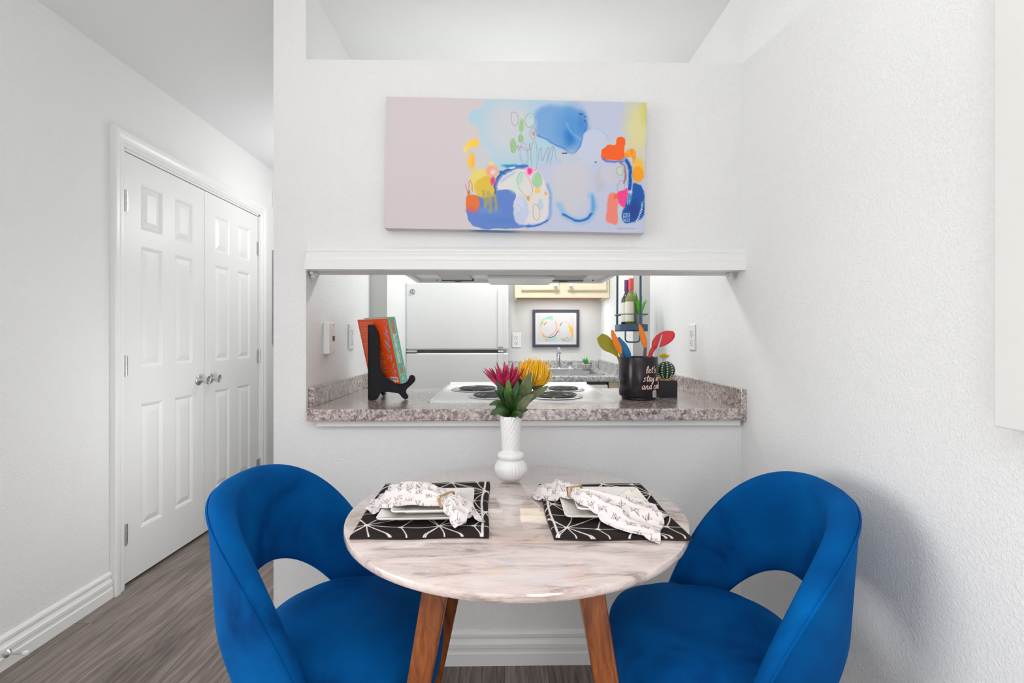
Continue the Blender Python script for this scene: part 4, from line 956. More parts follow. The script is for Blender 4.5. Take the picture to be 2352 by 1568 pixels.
q.line([(1330, 396), (1400, 428), (1470, 475), (1545, 497)], 10, (62, 126, 200), 12); q.line([(1725, 300), (1695, 400), (1655, 512), (1592, 536), (1545, 500)], 9, (52, 122, 200), 14)
q.ell(1700, 412, 9, 34, (216, 218, 228), 5, rot=15)
q.poly([(1480, 620), (1650, 540), (1700, 390), (1750, 348), (1810, 343), (1870, 378), (1902, 430), (1870, 490), (1840, 600), (1700, 640)], (200, 206, 226), 10)
q.line([(1690, 420), (1712, 375), (1750, 346), (1810, 342), (1870, 376), (1903, 432)], 7, (160, 194, 228), 10)
q.ell(1600, 800, 150, 260, (206, 205, 213), 90); q.ell(1835, 760, 46, 95, (194, 196, 205), 24); q.ell(1910, 720, 70, 70, (206, 202, 216), 60); q.ell(1620, 590, 60, 30, (186, 204, 216), 30, .7); q.ell(1500, 610, 34, 16, (176, 202, 226), 18)
q.line([(1510, 960), (1545, 1040), (1600, 1075), (1680, 1100), (1745, 1080), (1785, 1010), (1795, 950), (1765, 885)], 44, (140, 188, 230), 44)
q.ell(1782, 950, 17, 74, (104, 164, 220), 12, rot=-6); q.line([(1540, 1040), (1600, 1072), (1680, 1098), (1740, 1076), (1775, 1030)], 17, (34, 96, 180), 14)
q.poly([(1010, 770), (1080, 690), (1180, 655), (1260, 690), (1340, 700), (1400, 790), (1430, 880), (1436, 980), (1415, 1080), (1330, 1118), (1230, 1130), (1190, 1000), (1040, 850)], (226, 220, 217), 12)
q.poly([(758, 940), (800, 890), (880, 880), (985, 850), (1080, 843), (1135, 856), (1160, 890), (1136, 960), (1150, 1020), (1165, 1080), (1205, 1120), (1250, 1140), (1150, 1155), (950, 1162), (850, 1147), (800, 1122), (765, 1050)], (94, 132, 204), 6)
q.ell(930, 1010, 90, 24, (120, 150, 214), 30, .7); q.ell(1050, 1100, 120, 24, (84, 124, 204), 30, .6)
q.ell(1203, 1010, 62, 118, (198, 206, 230), 10); q.ell(1190, 960, 34, 50, (206, 214, 236), 24); q.line([(1170, 960), (1200, 990), (1180, 1040)], 5, (170, 186, 224), 6)
q.line([(1000, 870), (992, 810), (1012, 745), (1062, 692), (1130, 662), (1240, 648)], 30, (96, 136, 212), 14); q.line([(992, 870), (986, 810), (1002, 745), (1052, 690), (1120, 658)], 8, (46, 54, 118), 5); q.line([(1130, 655), (1240, 643)], 12, (60, 100, 190), 6)
q.line([(1040, 770), (1080, 730), (1140, 700)], 12, (140, 180, 226), 24, .8)
q.line([(1240, 1138), (1330, 1122), (1405, 1092), (1436, 1030), (1442, 900), (1418, 790)], 16, (110, 162, 222), 26); q.line([(1245, 1140), (1340, 1125), (1410, 1088)], 13, (56, 108, 196), 6)
q.ell(1165, 800, 60, 70, (216, 226, 214), 50)
q.poly([(775, 760), (800, 690), (860, 670), (940, 690), (990, 740), (960, 820), (850, 850), (800, 830)], (236, 214, 120), 24)
q.poly([(815, 830), (830, 770), (890, 735), (945, 740), (970, 800), (985, 850), (960, 900), (860, 900)], (226, 192, 66), 14)
for pts in ([(890, 850), (905, 980)], [(950, 880), (952, 1030)], [(985, 880), (1002, 990)], [(930, 860), (925, 960)]): q.line(pts, 24, (178, 164, 96), 12, .85)
q.ell(805, 458, 38, 40, (250, 204, 70), 14); q.ell(760, 480, 22, 34, (250, 208, 90), 14); q.ell(735, 515, 20, 30, (249, 214, 120), 14, .8); q.ell(785, 610, 30, 66, (252, 200, 70), 24); q.ell(800, 600, 14, 40, (252, 184, 40), 16)
q.ell(872, 588, 64, 82, (207, 206, 209), 14); q.ell(955, 625, 24, 18, (240, 222, 130), 14, .8)
q.ell(955, 690, 50, 44, (250, 164, 132), 22); q.ell(965, 700, 22, 22, (226, 216, 226), 16); q.ell(970, 772, 17, 34, (214, 76, 142), 14)
q.poly([(760, 890), (800, 878), (845, 893), (857, 950), (842, 1000), (800, 1012), (755, 992)], (234, 116, 52), 6); q.ell(800, 1005, 46, 24, (206, 104, 116), 18, .8)
q.line([(768, 880), (752, 825), (738, 790)], 5, (190, 130, 100), 3); q.line([(780, 862), (768, 795), (778, 762), (796, 800), (800, 850)], 5, (190, 130, 90), 3); q.ell(768, 860, 10, 22, (200, 120, 80), 8)
q.ell(1105, 642, 58, 13, (20, 142, 190), 14); q.ell(1040, 702, 26, 14, (18, 118, 170), 12); q.ell(1120, 655, 26, 8, (224, 226, 226), 6)
for c in ((1197, 312, 19, 58, (158, 206, 142)), (1194, 422, 24, 34, (150, 204, 144)), (1130, 482, 22, 56, (150, 204, 134)), (1328, 762, 32, 58, (160, 212, 164)), (1190, 750, 28, 52, (190, 220, 206)), (1355, 958, 25, 44, (184, 212, 220)), (1336, 848, 23, 23, (240, 204, 98)), (1263, 908, 15, 17, (222, 180, 66)), (1401, 866, 12, 16, (242, 180, 120))): q.ell(*c, 8)
q.ell(1197, 220, 14, 40, (206, 222, 200), 20, .7); q.ell(1265, 290, 36, 26, (200, 222, 220), 24, .7)
br = (158, 122, 124)
for c in ((1133, 262, 33, 62, 5, br, -8), (1268, 268, 44, 58, 5, br, 6), (1294, 380, 24, 52, 5, br, 4), (1217, 548, 32, 86, 4.5, br, 0), (1302, 565, 28, 122, 4.5, br, 0), (1194, 420, 15, 40, 4, br, 0), (1232, 800, 54, 108, 4.5, br, -22), (1320, 1020, 27, 66, 4.5, br, -8), (1328, 762, 36, 60, 4, br, -8), (1130, 482, 24, 58, 4, br, -6)): q.ring(*c, a=.8)
q.ell(1296, 378, 11, 20, (216, 152, 112), 8)
q.line([(1340, 600), (1352, 500), (1362, 520), (1372, 600), (1400, 510), (1420, 505), (1405, 615), (1440, 500), (1455, 505), (1435, 630), (1460, 495), (1480, 590)], 4, (160, 130, 160), 3, .8); q.line([(1160, 500), (1175, 480), (1170, 525), (1190, 490), (1255, 520), (1265, 460), (1270, 520)], 4, (170, 120, 140), 3, .8)
q.ell(1262, 688, 34, 36, (248, 180, 214), 16); q.ell(1265, 684, 19, 28, (240, 62, 142), 10)
q.ell(2150, 330, 110, 240, (222, 216, 158), 110); q.ell(2215, 180, 50, 110, (212, 206, 110), 70); q.ell(2000, 480, 60, 60, (226, 218, 170), 70, .7)
P.warp(9, .03, 11)
q.poly([(1858, 505), (1900, 472), (1962, 470), (1975, 417), (2034, 415), (2036, 520), (2030, 590), (1960, 594), (1850, 582), (1850, 530)], (251, 96, 22), 6)
q.poly([(2040, 540), (2070, 508), (2122, 512), (2131, 560), (2112, 625), (2092, 572), (2042, 574)], (254, 150, 14), 6); q.ring(2095, 510, 28, 55, 6, (246, 196, 110), 0)
q.ell(2150, 660, 50, 80, (248, 190, 70), 36); q.ell(2150, 712, 50, 62, (250, 160, 16), 14)
q.line([(1860, 585), (1900, 604), (2000, 607), (2060, 592)], 16, (106, 108, 196), 12); q.line([(2040, 590), (2075, 640), (2083, 700), (2083, 790)], 40, (120, 170, 224), 22); q.line([(2050, 595), (2077, 640), (2084, 700), (2084, 785), (2080, 830)], 23, (22, 76, 160), 8)
q.line([(2005, 620), (2038, 650), (2046, 720), (2038, 780)], 14, (160, 112, 108), 10); q.ell(2000, 685, 27, 34, (198, 216, 190), 8); q.ring(2000, 685, 28, 36, 4, br, -20)
q.poly([(2110, 790), (2175, 800), (2202, 880), (2206, 1000), (2184, 1070), (2100, 1106), (2030, 1098), (2030, 1010), (2062, 930), (2098, 880)], (12, 84, 168), 14); q.ell(2120, 1000, 40, 74, (22, 62, 142), 40); q.ell(2078, 910, 22, 44, (46, 130, 200), 12)
q.poly([(1915, 872), (1970, 866), (1988, 900), (1986, 1100), (1940, 1114), (1893, 1088), (1902, 950)], (244, 134, 120), 14); q.ell(1968, 890, 20, 22, (251, 110, 50), 12)
q.poly([(1985, 850), (2030, 845), (2062, 820), (2066, 890), (2042, 980), (2002, 958), (1982, 900)], (250, 62, 142), 8); q.ell(2003, 1030, 18, 60, (188, 210, 220), 12); q.ring(2010, 810, 30, 50, 4, br, 10)
P.warp(0, .01)
rs = random.Random(4)
for k in range(20): q.ell(2192 - 46 * (k / 20) ** 2 - (k % 2) * 8, 935 + k * 8, 3 + rs.random() * 3, 3 + rs.random() * 3, (222, 234, 244), 3)
for k in range(30): q.ell(2036 + (k % 5) * 11 + rs.random() * 4, 1030 + (k // 5) * 12 + rs.random() * 4, 2.5 + rs.random() * 2.5, 2.5 + rs.random() * 2.5, (206, 226, 242), 3)
for k in range(14): q.ell(2066 + (k % 2) * 16 + rs.random() * 4, 880 + k * 6, 2.5 + rs.random() * 2, 2.5 + rs.random() * 2, (196, 222, 240), 3)
for pts in ([(1662, 220), (1690, 220)], [(1708, 272), (1714, 284)], [(1528, 540), (1565, 540)], [(1706, 240), (1710, 240)], [(1796, 612), (1806, 612)]): q.line(pts, 8, (14, 50, 122), 4)
q.line([(1985, 1150), (2000, 1160), (2012, 1145), (2020, 1158), (2050, 1150), (2060, 1158), (2090, 1152), (2130, 1156)], 4, (150, 152, 172), 4)
b = MB(); b.sheet(nu, nv, lambda i, j: cpt(.0015 + .997 * i / (nu - 1), 1 - .0015 - .997 * j / (nv - 1), PT + .0004)); b.col = P.rgba(); b.build('painted_front', M['paint'], cv, recalc=False)
b = MB(); ws = []
n_ = 60
for j in range(2): ws += [cpt(.30 + .24 * i / (n_ - 1), 1.0008, PT * (1 - .9 * j)) for i in range(n_)]
b.add(ws, [(i, i + 1, n_ + i + 1, n_ + i) for i in range(n_ - 1)])
cc = []
for j in range(2):
    for i in range(n_):
        a = max(0, min(1, 1.6 * math.sin(PI * i / (n_ - 1)) - .25)) * (1 if j == 0 else .75); base_, bl = (206, 198, 204), (62, 128, 196)
        cc.append(lin4(tuple(base_[k] * (1 - a) + bl[k] * a for k in range(3))))
b.col = cc; b.build('painted_edge', M['paint'], cv)

# ------------------------------------------------------------------ dining table
TX, TY, TR, TZ = .030, 1.216, .408, .74
tb = thing('dining_table', 'round marble-topped dining table with splayed wooden legs', 'table', (TX, TY, 0))
b = MB(); tpf = [(.0001, TZ - .019), (TR - .006, TZ - .019), (TR - .002, TZ - .017), (TR, TZ - .013), (TR, TZ - .006), (TR - .0015, TZ - .002), (TR - .005, TZ), (.0001, TZ)]
b.lathe(tpf, (TX, TY, 0), 128); b.build('tabletop', M['marble'], tb, smooth=35)
for x1, y1, x0, y0 in ((-.128, 1.015, -.248, .885), (.166, 1.005, .276, .885), (-.095, 1.360, -.232, 1.50), (.200, 1.360, .340, 1.50)):
    b = MB(); b.obox((x0, y0, 0), (x1, y1, TZ - .0195), (1, 0, 0), .0155, .015, .027, .022); b.build('leg', M['legwood'], tb, bevel=.006, seg=3)
for p_, q_ in (((-.128, 1.015), (.200, 1.36)), ((.166, 1.005), (-.095, 1.36))):
    b = MB(); b.obox(p_ + (.705,), q_ + (.705,), (0, 0, 1), .0145, .02); b.build('cross_brace', M['legwood'], tb, bevel=.003)

# ------------------------------------------------------------------ place settings
def placemat(name, label, corners, seed):
    # folded cloth: corners are front-left, front-right, back-right, back-left on the tabletop
    o = thing(name, label, 'placemat', ((corners[0][0] + corners[1][0]) / 2, (corners[0][1] + corners[2][1]) / 2, TZ), group='dark placemats')
    c = [Vector((x, y, 0)) for x, y in corners]; Hh = .0105
    rs = random.Random(seed)
    def pos(s, t):
        p = (c[0] * (1 - s) + c[1] * s) * (1 - t) + (c[3] * (1 - s) + c[2] * s) * t
        p.x += .002 * math.sin(7 * t + seed); p.y += .0025 * math.sin(9 * s + seed)
        return p
    def hgt(s, t):
        e = min(s, 1 - s, t * 1.3, (1 - t) * 1.3); k = min(1, e / .03)
        return Hh * (.45 + .55 * math.sqrt(max(0, 1 - (1 - k) ** 2))) + .0012 * math.sin(5 * s + 3 * t + seed) * math.sin(4 * t + seed)
    nu, nv = 300, 380
    S, T_ = np.meshgrid(np.linspace(0, 1, nu), np.linspace(0, 1, nv))
    w_, h_ = 300., 390.
    P = Paint(S * w_, T_ * h_, (42, 34, 33)); P.warp(2.5, .012, seed)
    wcol = (240, 232, 228)
    # star nodes on a loose lattice, joined by slightly bent lines
    nodes = {}
    for i in range(-1, 5):
        for j in range(-1, 6): nodes[i, j] = (28 + i * 78 + (34 if j % 2 else 0) + rs.uniform(-7, 7), 46 + j * 82 + rs.uniform(-6, 6))
    for (i, j), p in nodes.items():
        star = (i + j) % 2 == 0
        nb = [(i + 1, j), (i, j + 1)] + ([(i + 1, j + 1), (i - 1, j + 1), (i + 1, j - 1), (i - 1, j - 1)] if star else [])
        for q_ in nb:
            if q_ in nodes:
                z = nodes[q_]; m_ = ((p[0] + z[0]) / 2 + rs.uniform(-5, 5), (p[1] + z[1]) / 2 + rs.uniform(-5, 5))
                P.line([p, m_, z], 2.9, wcol, 1.3)
        P.ell(p[0], p[1], 6 if star else 7, 6 if star else 5, wcol, 1.5)
    P.line([(w_ - 14 if seed == 1 else 9, 0), (w_ - 15 if seed == 1 else 10, 200), (w_ - 13 if seed == 1 else 9, h_)], 5.5, wcol, 1.3)
    b = MB(); b.sheet(nu, nv, lambda i, j: pos(i / (nu - 1), j / (nv - 1)) + Vector((0, 0, TZ + hgt(i / (nu - 1), j / (nv - 1)))))
    b.col = P.rgba(); b.build('top_layer', M['cloth'], o, smooth=180, recalc=False)
    # folded under-layer and hem
    b = MB(); m_ = 40; ring = [(k / m_, 0) for k in range(m_)] + [(1, k / m_) for k in range(m_)] + [(1 - k / m_, 1) for k in range(m_)] + [(0, 1 - k / m_) for k in range(m_)]
    L = len(ring)
    lo = [pos(s, t) + Vector((0, 0, TZ + .0006)) for s, t in ring]; hi = [pos(s, t) + Vector((0, 0, TZ + hgt(s, t) - .0004)) for s, t in ring]
    b.add(lo + hi, [(k, (k + 1) % L, L + (k + 1) % L, L + k) for k in range(L)] + [tuple(reversed(range(L)))]); b.build('under_layer', M['hem'], o, smooth=40)
    return o
placemat('placemat', 'dark brown placemat with white line stars on the left of the table', [(-.326, 1.026), (-.034, 1.030), (-.043, 1.415), (-.340, 1.385)], 1)
placemat('placemat', 'dark brown placemat with white line stars on the right of the table', [(.103, 1.016), (.390, 1.012), (.388, 1.386), (.097, 1.380)], 2)

def plate_mesh(half, h):
    b = MB(); rings = []
    def sq(hw, r, z, n=6):
        r = min(r, hw * .9)
        return [(x, y, z) for x, y in rrect(-hw, hw, -hw, hw, r, n)]
    rings = [sq(half * .66, .012, 0), sq(half * .66, .012, .0035), sq(half * .985, .013, h - .004), sq(half, .014, h - .001), sq(half * .99, .013, h), sq(half * .70, .012, .0075), sq(half * .66, .010, .0062)]
    n_ = len(rings[0]); vs = [p for r in rings for p in r]
    b.add(vs, [(j * n_ + k, j * n_ + (k + 1) % n_, (j + 1) * n_ + (k + 1) % n_, (j + 1) * n_ + k) for j in range(len(rings) - 1) for k in range(n_)] + [tuple(reversed(range(n_))), tuple((len(rings) - 1) * n_ + k for k in range(n_))])
    return b
MZ = TZ + .0113
PZ = MZ + .0085
def plate(label, half, h, x, y, z, rz):
    o = plate_mesh(half, h).build('square_plate', M['ceramic'], smooth=40); o.location = (x, y, z); o.rotation_euler = (0, 0, rz)
    tag(o, label, 'plate', 'square white plates'); return o
plate('large square white plate on the left placemat', .106, .0175, -.180, 1.178, MZ, math.radians(2))
plate('small square white plate stacked on the left large plate', .076, .0155, -.184, 1.176, PZ, math.radians(2))
plate('large square white plate on the right placemat', .106, .0175, .243, 1.184, MZ, math.radians(-1))
plate('small square white plate stacked on the right large plate', .076, .0155, .244, 1.184, PZ, math.radians(-1))

def support(x, y, pl):
    mx_, my_, mr, px, py, a = pl
    d = math.hypot(x - TX, y - TY)
    z = TZ if d < TR else TZ - .01
    if abs(x - mx_) < .150 and abs(y - my_) < .195: z = MZ
    ca, sa = math.cos(-a), math.sin(-a); lx = (x - px) * ca - (y - py) * sa; ly = (x - px) * sa + (y - py) * ca
    m_ = max(abs(lx), abs(ly))
    if m_ < .108: z = MZ + .0175
    if m_ < .079: z = PZ + .0155
    return z
def support_map(pl):
    ox, oy, st_ = pl[0] - .26, pl[1] - .28, .004
    g = np.array([[support(ox + i * st_, oy + j * st_, pl) for j in range(141)] for i in range(131)])
    k = g.copy()
    for _ in range(3):
        p = np.pad(k, 2, mode='edge'); k = sum(p[2 + d:2 + d + k.shape[0], 2:-2] for d in (-2, -1, 0, 1, 2)) / 5
        p = np.pad(k, 2, mode='edge'); k = sum(p[2:-2, 2 + d:2 + d + k.shape[1]] for d in (-2, -1, 0, 1, 2)) / 5
    q_ = np.maximum(g, k)
    p = np.pad(q_, 1, mode='edge'); q_ = np.maximum(g, (p[:-2, 1:-1] + p[2:, 1:-1] + p[1:-1, :-2] + p[1:-1, 2:] + 2 * p[1:-1, 1:-1]) / 6)
    def f(x, y):
        a = min(max((x - ox) / st_, 0), 129.99); c = min(max((y - oy) / st_, 0), 139.99); i, j = int(a), int(c); a -= i; c -= j
        return (q_[i, j] * (1 - a) + q_[i + 1, j] * a) * (1 - c) + (q_[i, j + 1] * (1 - a) + q_[i + 1, j + 1] * a) * c
    return f
def napkin(label, path, hw, hh, pl, seed, ring_at, ring_label, ring_tilt=0, folds=3.0):
    o = thing('napkin', label, 'napkin', tuple(path[0]) + (TZ,), group='napkins printed with paper cranes')
    sup = support_map(pl)
    cl = smooth_line([(p[0], p[1], 0) for p in path], 40); m_ = len(cl); nc = 240
    rs = random.Random(seed); ph = [rs.uniform(0, 6) for _ in range(8)]
    def lerp(tab, t):
        k = t * (len(tab) - 1); j = min(int(k), len(tab) - 2); f = k - j; f = f * f * (3 - 2 * f); return tab[j] * (1 - f) + tab[j + 1] * f
    vs = []; info = []; run = 0
    for i, p in enumerate(cl):
        t = i / (m_ - 1); d = (cl[min(i + 1, m_ - 1)] - cl[max(i - 1, 0)]).normalized(); s = Vector((-d.y, d.x, 0))
        if i: run += (p - cl[i - 1]).length
        w0 = lerp(hw, t); h0 = lerp(hh, t); amp = min(1, abs(t - ring_at) * 4)
        for q_ in range(nc):
            a = 2 * PI * q_ / nc; up_ = q_ <= nc // 2
            xx = 1 - 4 * q_ / nc if up_ else -3 + 4 * q_ / nc          # evenly spaced across, there and back
            lat = xx * w0 * (1 + .07 * math.sin(6 * t + ph[0] + (2 if xx > 0 else 0)))
            end = (t - .5) * 2; lon = max(0, abs(end) - .55) / .45
            pp = p + s * lat + d * (math.copysign(1, end) * lon * (.020 * (abs(math.sin(2.1 * xx + ph[1])) - .5) + .008 * math.sin(5 * xx + ph[2])))
            base = sup(pp.x, pp.y) + .0012
            env = (1 - abs(xx) ** 2.6) ** .6
            f1 = .5 + .5 * math.cos(folds * PI * xx + ph[3] + 1.5 * t); f2 = .5 + .5 * math.cos(folds * 2.3 * PI * xx + ph[4] - 4 * t)
            f1 = f1 ** .7
            top = h0 * env * (1 - .62 * amp * (1 - f1) - .16 * (1 - f2)) + .0012
            vs.append(Vector((pp.x, pp.y, base + top if up_ else base + .0003))); info.append((run * 1000, (xx if up_ else 2.2 - xx) * (w0 * .6 + .03) * 1150))
    b = MB(); fs = [(i * nc + q_, i * nc + (q_ + 1) % nc, (i + 1) * nc + (q_ + 1) % nc, (i + 1) * nc + q_) for i in range(m_ - 1) for q_ in range(nc)]
    fs += [tuple(reversed(range(nc))), tuple((m_ - 1) * nc + q_ for q_ in range(nc))]
    b.add(vs, fs)
    # printed line cranes, in millimetres over the cloth
    A = np.array(info); P = Paint(A[:, 0], A[:, 1], (236, 227, 226))
    x0, x1 = A[:, 0].min(), A[:, 0].max(); y0, y1 = A[:, 1].min(), A[:, 1].max()
    crane = [[(-12, 3), (-4, 8), (0, 0), (-12, 3)], [(0, 0), (1, 12), (7, 0)], [(0, 0), (7, 0), (3, -5), (0, 0)], [(7, 0), (12, 7), (14, 4)], [(-4, 8), (-6, 14), (0, 0)]]
    for gi, gx0 in enumerate(np.arange(x0, x1 + 8, 29)):
        for gj, gy0 in enumerate(np.arange(y0, y1 + 8, 24)):
            cx_, cy_ = gx0 + rs.uniform(-3, 3) + (14 if gj % 2 else 0), gy0 + rs.uniform(-3, 3); r_ = rs.uniform(-.8, .8); k_ = rs.uniform(.75, 1.0); fl_ = rs.choice((-1, 1))
            near = np.hypot(P.X - cx_, P.Y - cy_) < 20
            if not near.any(): continue
            sub = Paint(P.X[near], P.Y[near], (0, 0, 0)); sub.c = P.c[near]
            for st_ in crane:
                sub.raw([(cx_ + (x * fl_ * math.cos(r_) - y * math.sin(r_)) * k_, cy_ + (x * fl_ * math.sin(r_) + y * math.cos(r_)) * k_) for x, y in st_], .62, (44, 36, 38), .75, .95)
            P.c[near] = sub.c
    b.col = P.rgba()
    ob = b.build('cloth', M['cloth'], o, smooth=80)
    # square band holding the gathered middle
    i = int(ring_at * (m_ - 1)); p = cl[i]; d = (cl[i + 1] - cl[i - 1]).normalized(); s = Vector((-d.y, d.x, 0))
    w0 = lerp(hw, ring_at) + .003; z0 = sup(p.x, p.y); h0 = lerp(hh, ring_at) + .003
    r = MB(); hwid = .0038; tk = .0018
    loop = [(-w0, -.0005), (w0, -.0005), (w0, h0), (-w0, h0)]
    out, inn = [], []
    td = (d + Vector((0, 0, ring_tilt))).normalized()
    for sgn in (-1, 1):
        for off in (0, -tk):
            for lx, lz in loop:
                fx = lx + math.copysign(off, lx); fz = lz + (off if lz > .001 else -off)
                out.append(Vector((p.x, p.y, z0 + .0012)) + s * fx + Vector((0, 0, fz)) - Vector((d.x, d.y, 0)) * fz * ring_tilt + d * sgn * hwid)
    f = []
    for k in range(4):
        k2 = (k + 1) % 4
        f += [(k, k2, 8 + k2, 8 + k), (4 + k2, 4 + k, 12 + k, 12 + k2), (k2, k, 4 + k, 4 + k2), (8 + k, 8 + k2, 12 + k2, 12 + k)]
    r.add(out, f); ro = r.build('napkin_ring', M['gold'], bevel=.0006)
    tag(ro, ring_label, 'napkin ring', 'gold napkin rings')
    return o
plL = (-.186, 1.215, 0, -.180, 1.178, math.radians(2)); plR = (.245, 1.2, 0, .243, 1.184, math.radians(-1))
napkin('white crane-print napkin bunched across the left plates', [(-.318, 1.225), (-.27, 1.215), (-.205, 1.185), (-.150, 1.148), (-.118, 1.125), (-.092, 1.098), (-.078, 1.078)],
       [.050, .082, .080, .046, .020, .036, .038, .036], [.014, .026, .032, .032, .021, .024, .016, .008], plL, 3, .60, 'gold ring around the napkin on the left plates', .35)
napkin('white crane-print napkin draped off the right plates', [(.106, 1.318), (.125, 1.275), (.160, 1.215), (.190, 1.165), (.235, 1.125), (.290, 1.090), (.345, 1.062)],
       [.030, .042, .032, .017, .040, .058, .070, .072], [.016, .026, .026, .021, .027, .024, .016, .008], plR, 8, .42, 'gold ring around the napkin on the right plates', .25)

# ------------------------------------------------------------------ vase with two artificial flowers
VX, VY = .020, 1.462
va = thing('vase', 'white ceramic vase with ribbed round base and textured neck', 'vase', (VX, VY, TZ))
b = MB()
def ribs(r, z, a):
    if TZ + .006 < z < TZ + .062: return r * (1 + .035 * (abs(math.cos(14 * a)) - .5) * math.sin(PI * (z - TZ - .006) / .056) ** .6)
    if z > TZ + .088 and r > .026:
        h = (z - TZ) * 160; k = 8
        return r + .0016 * (abs(math.sin(k * a + h)) * abs(math.sin(k * a - h)) - .35)
    return r
pr_ = [(.0001, 0), (.028, 0), (.031, .002), (.040, .010), (.0465, .022), (.0485, .034), (.0455, .046), (.039, .057), (.034, .061)]
pr_ = [(p[0], p[1]) for p in smooth_line([(r, z, 0) for r, z in pr_[2:]], 5)]
pr_ = [(.0001, 0.0005), (.028, .0005)] + pr_ + [(.0345, .062), (.0385, .0645), (.0405, .069), (.0405, .074), (.0385, .079), (.034, .083), (.0275, .0855)]
pr_ += [(.0268 + .0055 * (i / 26) ** 1.4, .088 + .100 * i / 26) for i in range(27)] + [(.0315, .190), (.0300, .189), (.0285, .18), (.024, .10), (.0001, .09)]
b.lathe([(r, TZ + z) for r, z in pr_], (VX, VY, 0), 168, rib=ribs); b.build('body', M['vase'], va, smooth=60)

def leaf_mesh(b, pts, width, nrm=(0, -1, .35), fold=.25, nc=5):
    path = smooth_line(pts, 4); m_ = len(path); vs = []
    for i, p in enumerate(path):
        t = i / (m_ - 1); d = (path[min(i + 1, m_ - 1)] - path[max(i - 1, 0)]).normalized()
        n = Vector(nrm); n = (n - d * n.dot(d)).normalized(); s = d.cross(n); w_ = width * max(.06, math.sin(PI * min(1, .10 + .9 * t) ** .85) ** .75) * (1 if t < .96 else .5)
        for k in range(nc):
            x = 2 * k / (nc - 1) - 1; vs.append(p + s * x * w_ - n * abs(x) * w_ * -fold)
    return b.add(vs, [(i * nc + k, i * nc + k + 1, (i + 1) * nc + k + 1, (i + 1) * nc + k) for i in range(m_ - 1) for k in range(nc - 1)])
VP = lambda u, v, dy=0: at_y(u, v, VY + dy)
f1 = thing('pink_protea', 'pink spiky artificial flower with dark green leaves in the white vase', 'flower', (VX - .01, VY, TZ + .15))
b = MB(); b.tube(smooth_line([(VX - .004, VY, TZ + .10), (VX - .006, VY, TZ + .19), VP(1163, 925), VP(1163, 895)], 4), .0045, 8); b.build('stem', M['stem'], f1, smooth=60)
pet = ramp_mat('pink_petal', [(.35, (150, 22, 68)), (.5, (188, 34, 88)), (.66, (206, 60, 92))], 30, rough=.5)
b = MB(); base = VP(1163, 903); rs = random.Random(6)
axis = (VP(1159, 845) - base).normalized()
for ringi, (n_, rad, hh_, wd_) in enumerate(((13, .064, .074, .0085), (11, .046, .084, .0085), (8, .028, .086, .008), (5, .012, .080, .007))):
    for k in range(n_):
        a = 2 * PI * (k + .5 * ringi) / n_ + rs.uniform(-.12, .12); hv = Vector((math.cos(a), math.sin(a), 0)); h_ = hh_ * rs.uniform(.86, 1.1)
        pts = [base + hv * .006, base + hv * rad * .42 + axis * h_ * .30, base + hv * rad * .80 + axis * h_ * .68, base + hv * rad * rs.uniform(.95, 1.1) + axis * h_]
        leaf_mesh(b, pts, wd_, nrm=-hv + Vector((0, 0, .5)), fold=.35)
b.build('petals', pet, f1, smooth=60, solid=.0008)
dk = M['leaf']; fr_ = M['fresh']
for pts, wd_, m_ in (([(1170, 948, 0), (1158, 934, -.01), (1142, 925, -.02), (1123, 930, -.02)], .011, dk), ([(1171, 952, 0), (1160, 943, -.02), (1146, 935, -.03), (1138, 933, -.035)], .009, dk),
    ([(1170, 956, -.01), (1156, 946, -.03), (1140, 944, -.035), (1126, 953, -.035)], .012, dk), ([(1174, 956, -.01), (1186, 950, -.035), (1194, 952, -.045), (1196, 961, -.045)], .011, dk),
    ([(1180, 952, 0), (1192, 945, -.02), (1202, 942, -.025), (1213, 941, -.025)], .010, dk), ([(1172, 950, .0), (1160, 920, -.01), (1146, 905, -.02), (1136, 896, -.02)], .010, dk),
    ([(1168, 935, -.01), (1158, 905, -.035), (1148, 888, -.04), (1141, 874, -.04)], .011, dk), ([(1168, 930, -.01), (1168, 900, -.045), (1168, 884, -.05), (1167, 869, -.048)], .009, fr_),
    ([(1170, 930, -.01), (1180, 905, -.04), (1186, 890, -.042), (1190, 874, -.04)], .010, dk), ([(1172, 930, -.01), (1184, 905, -.03), (1192, 892, -.035), (1199, 881, -.03)], .010, dk),
    ([(1172, 945, 0), (1170, 925, -.03), (1164, 905, -.045), (1160, 893, -.045)], .011, dk), ([(1176, 950, 0), (1184, 930, -.02), (1192, 915, -.03), (1196, 905, -.03)], .011, dk),
    ([(1176, 952, .0), (1190, 938, -.01), (1200, 925, -.01), (1208, 915, -.01)], .011, dk), ([(1168, 945, .0), (1165, 915, .03), (1152, 900, .04), (1142, 893, .04)], .010, dk)):
    b = MB(); leaf_mesh(b, [VP(*p) for p in pts], wd_); b.build('leaf', m_, f1, smooth=60, solid=.0009)
f2 = thing('yellow_pincushion', 'yellow curly artificial flower with olive leaves in the white vase', 'flower', (VX + .01, VY, TZ + .15))
b = MB(); b.tube(smooth_line([(VX + .006, VY + .004, TZ + .10), (VX + .008, VY + .004, TZ + .19), VP(1203, 915), VP(1221, 882)], 4), .0048, 8); b.build('stem', M['stem'], f2, smooth=60)
b = MB(); base = VP(1222, 884); ctr = VP(1227, 857); ax = (ctr - base).normalized(); rs = random.Random(9)
sx_ = Vector((1, 0, 0)); sx_ = (sx_ - ax * sx_.dot(ax)).normalized(); sy_ = ax.cross(sx_)
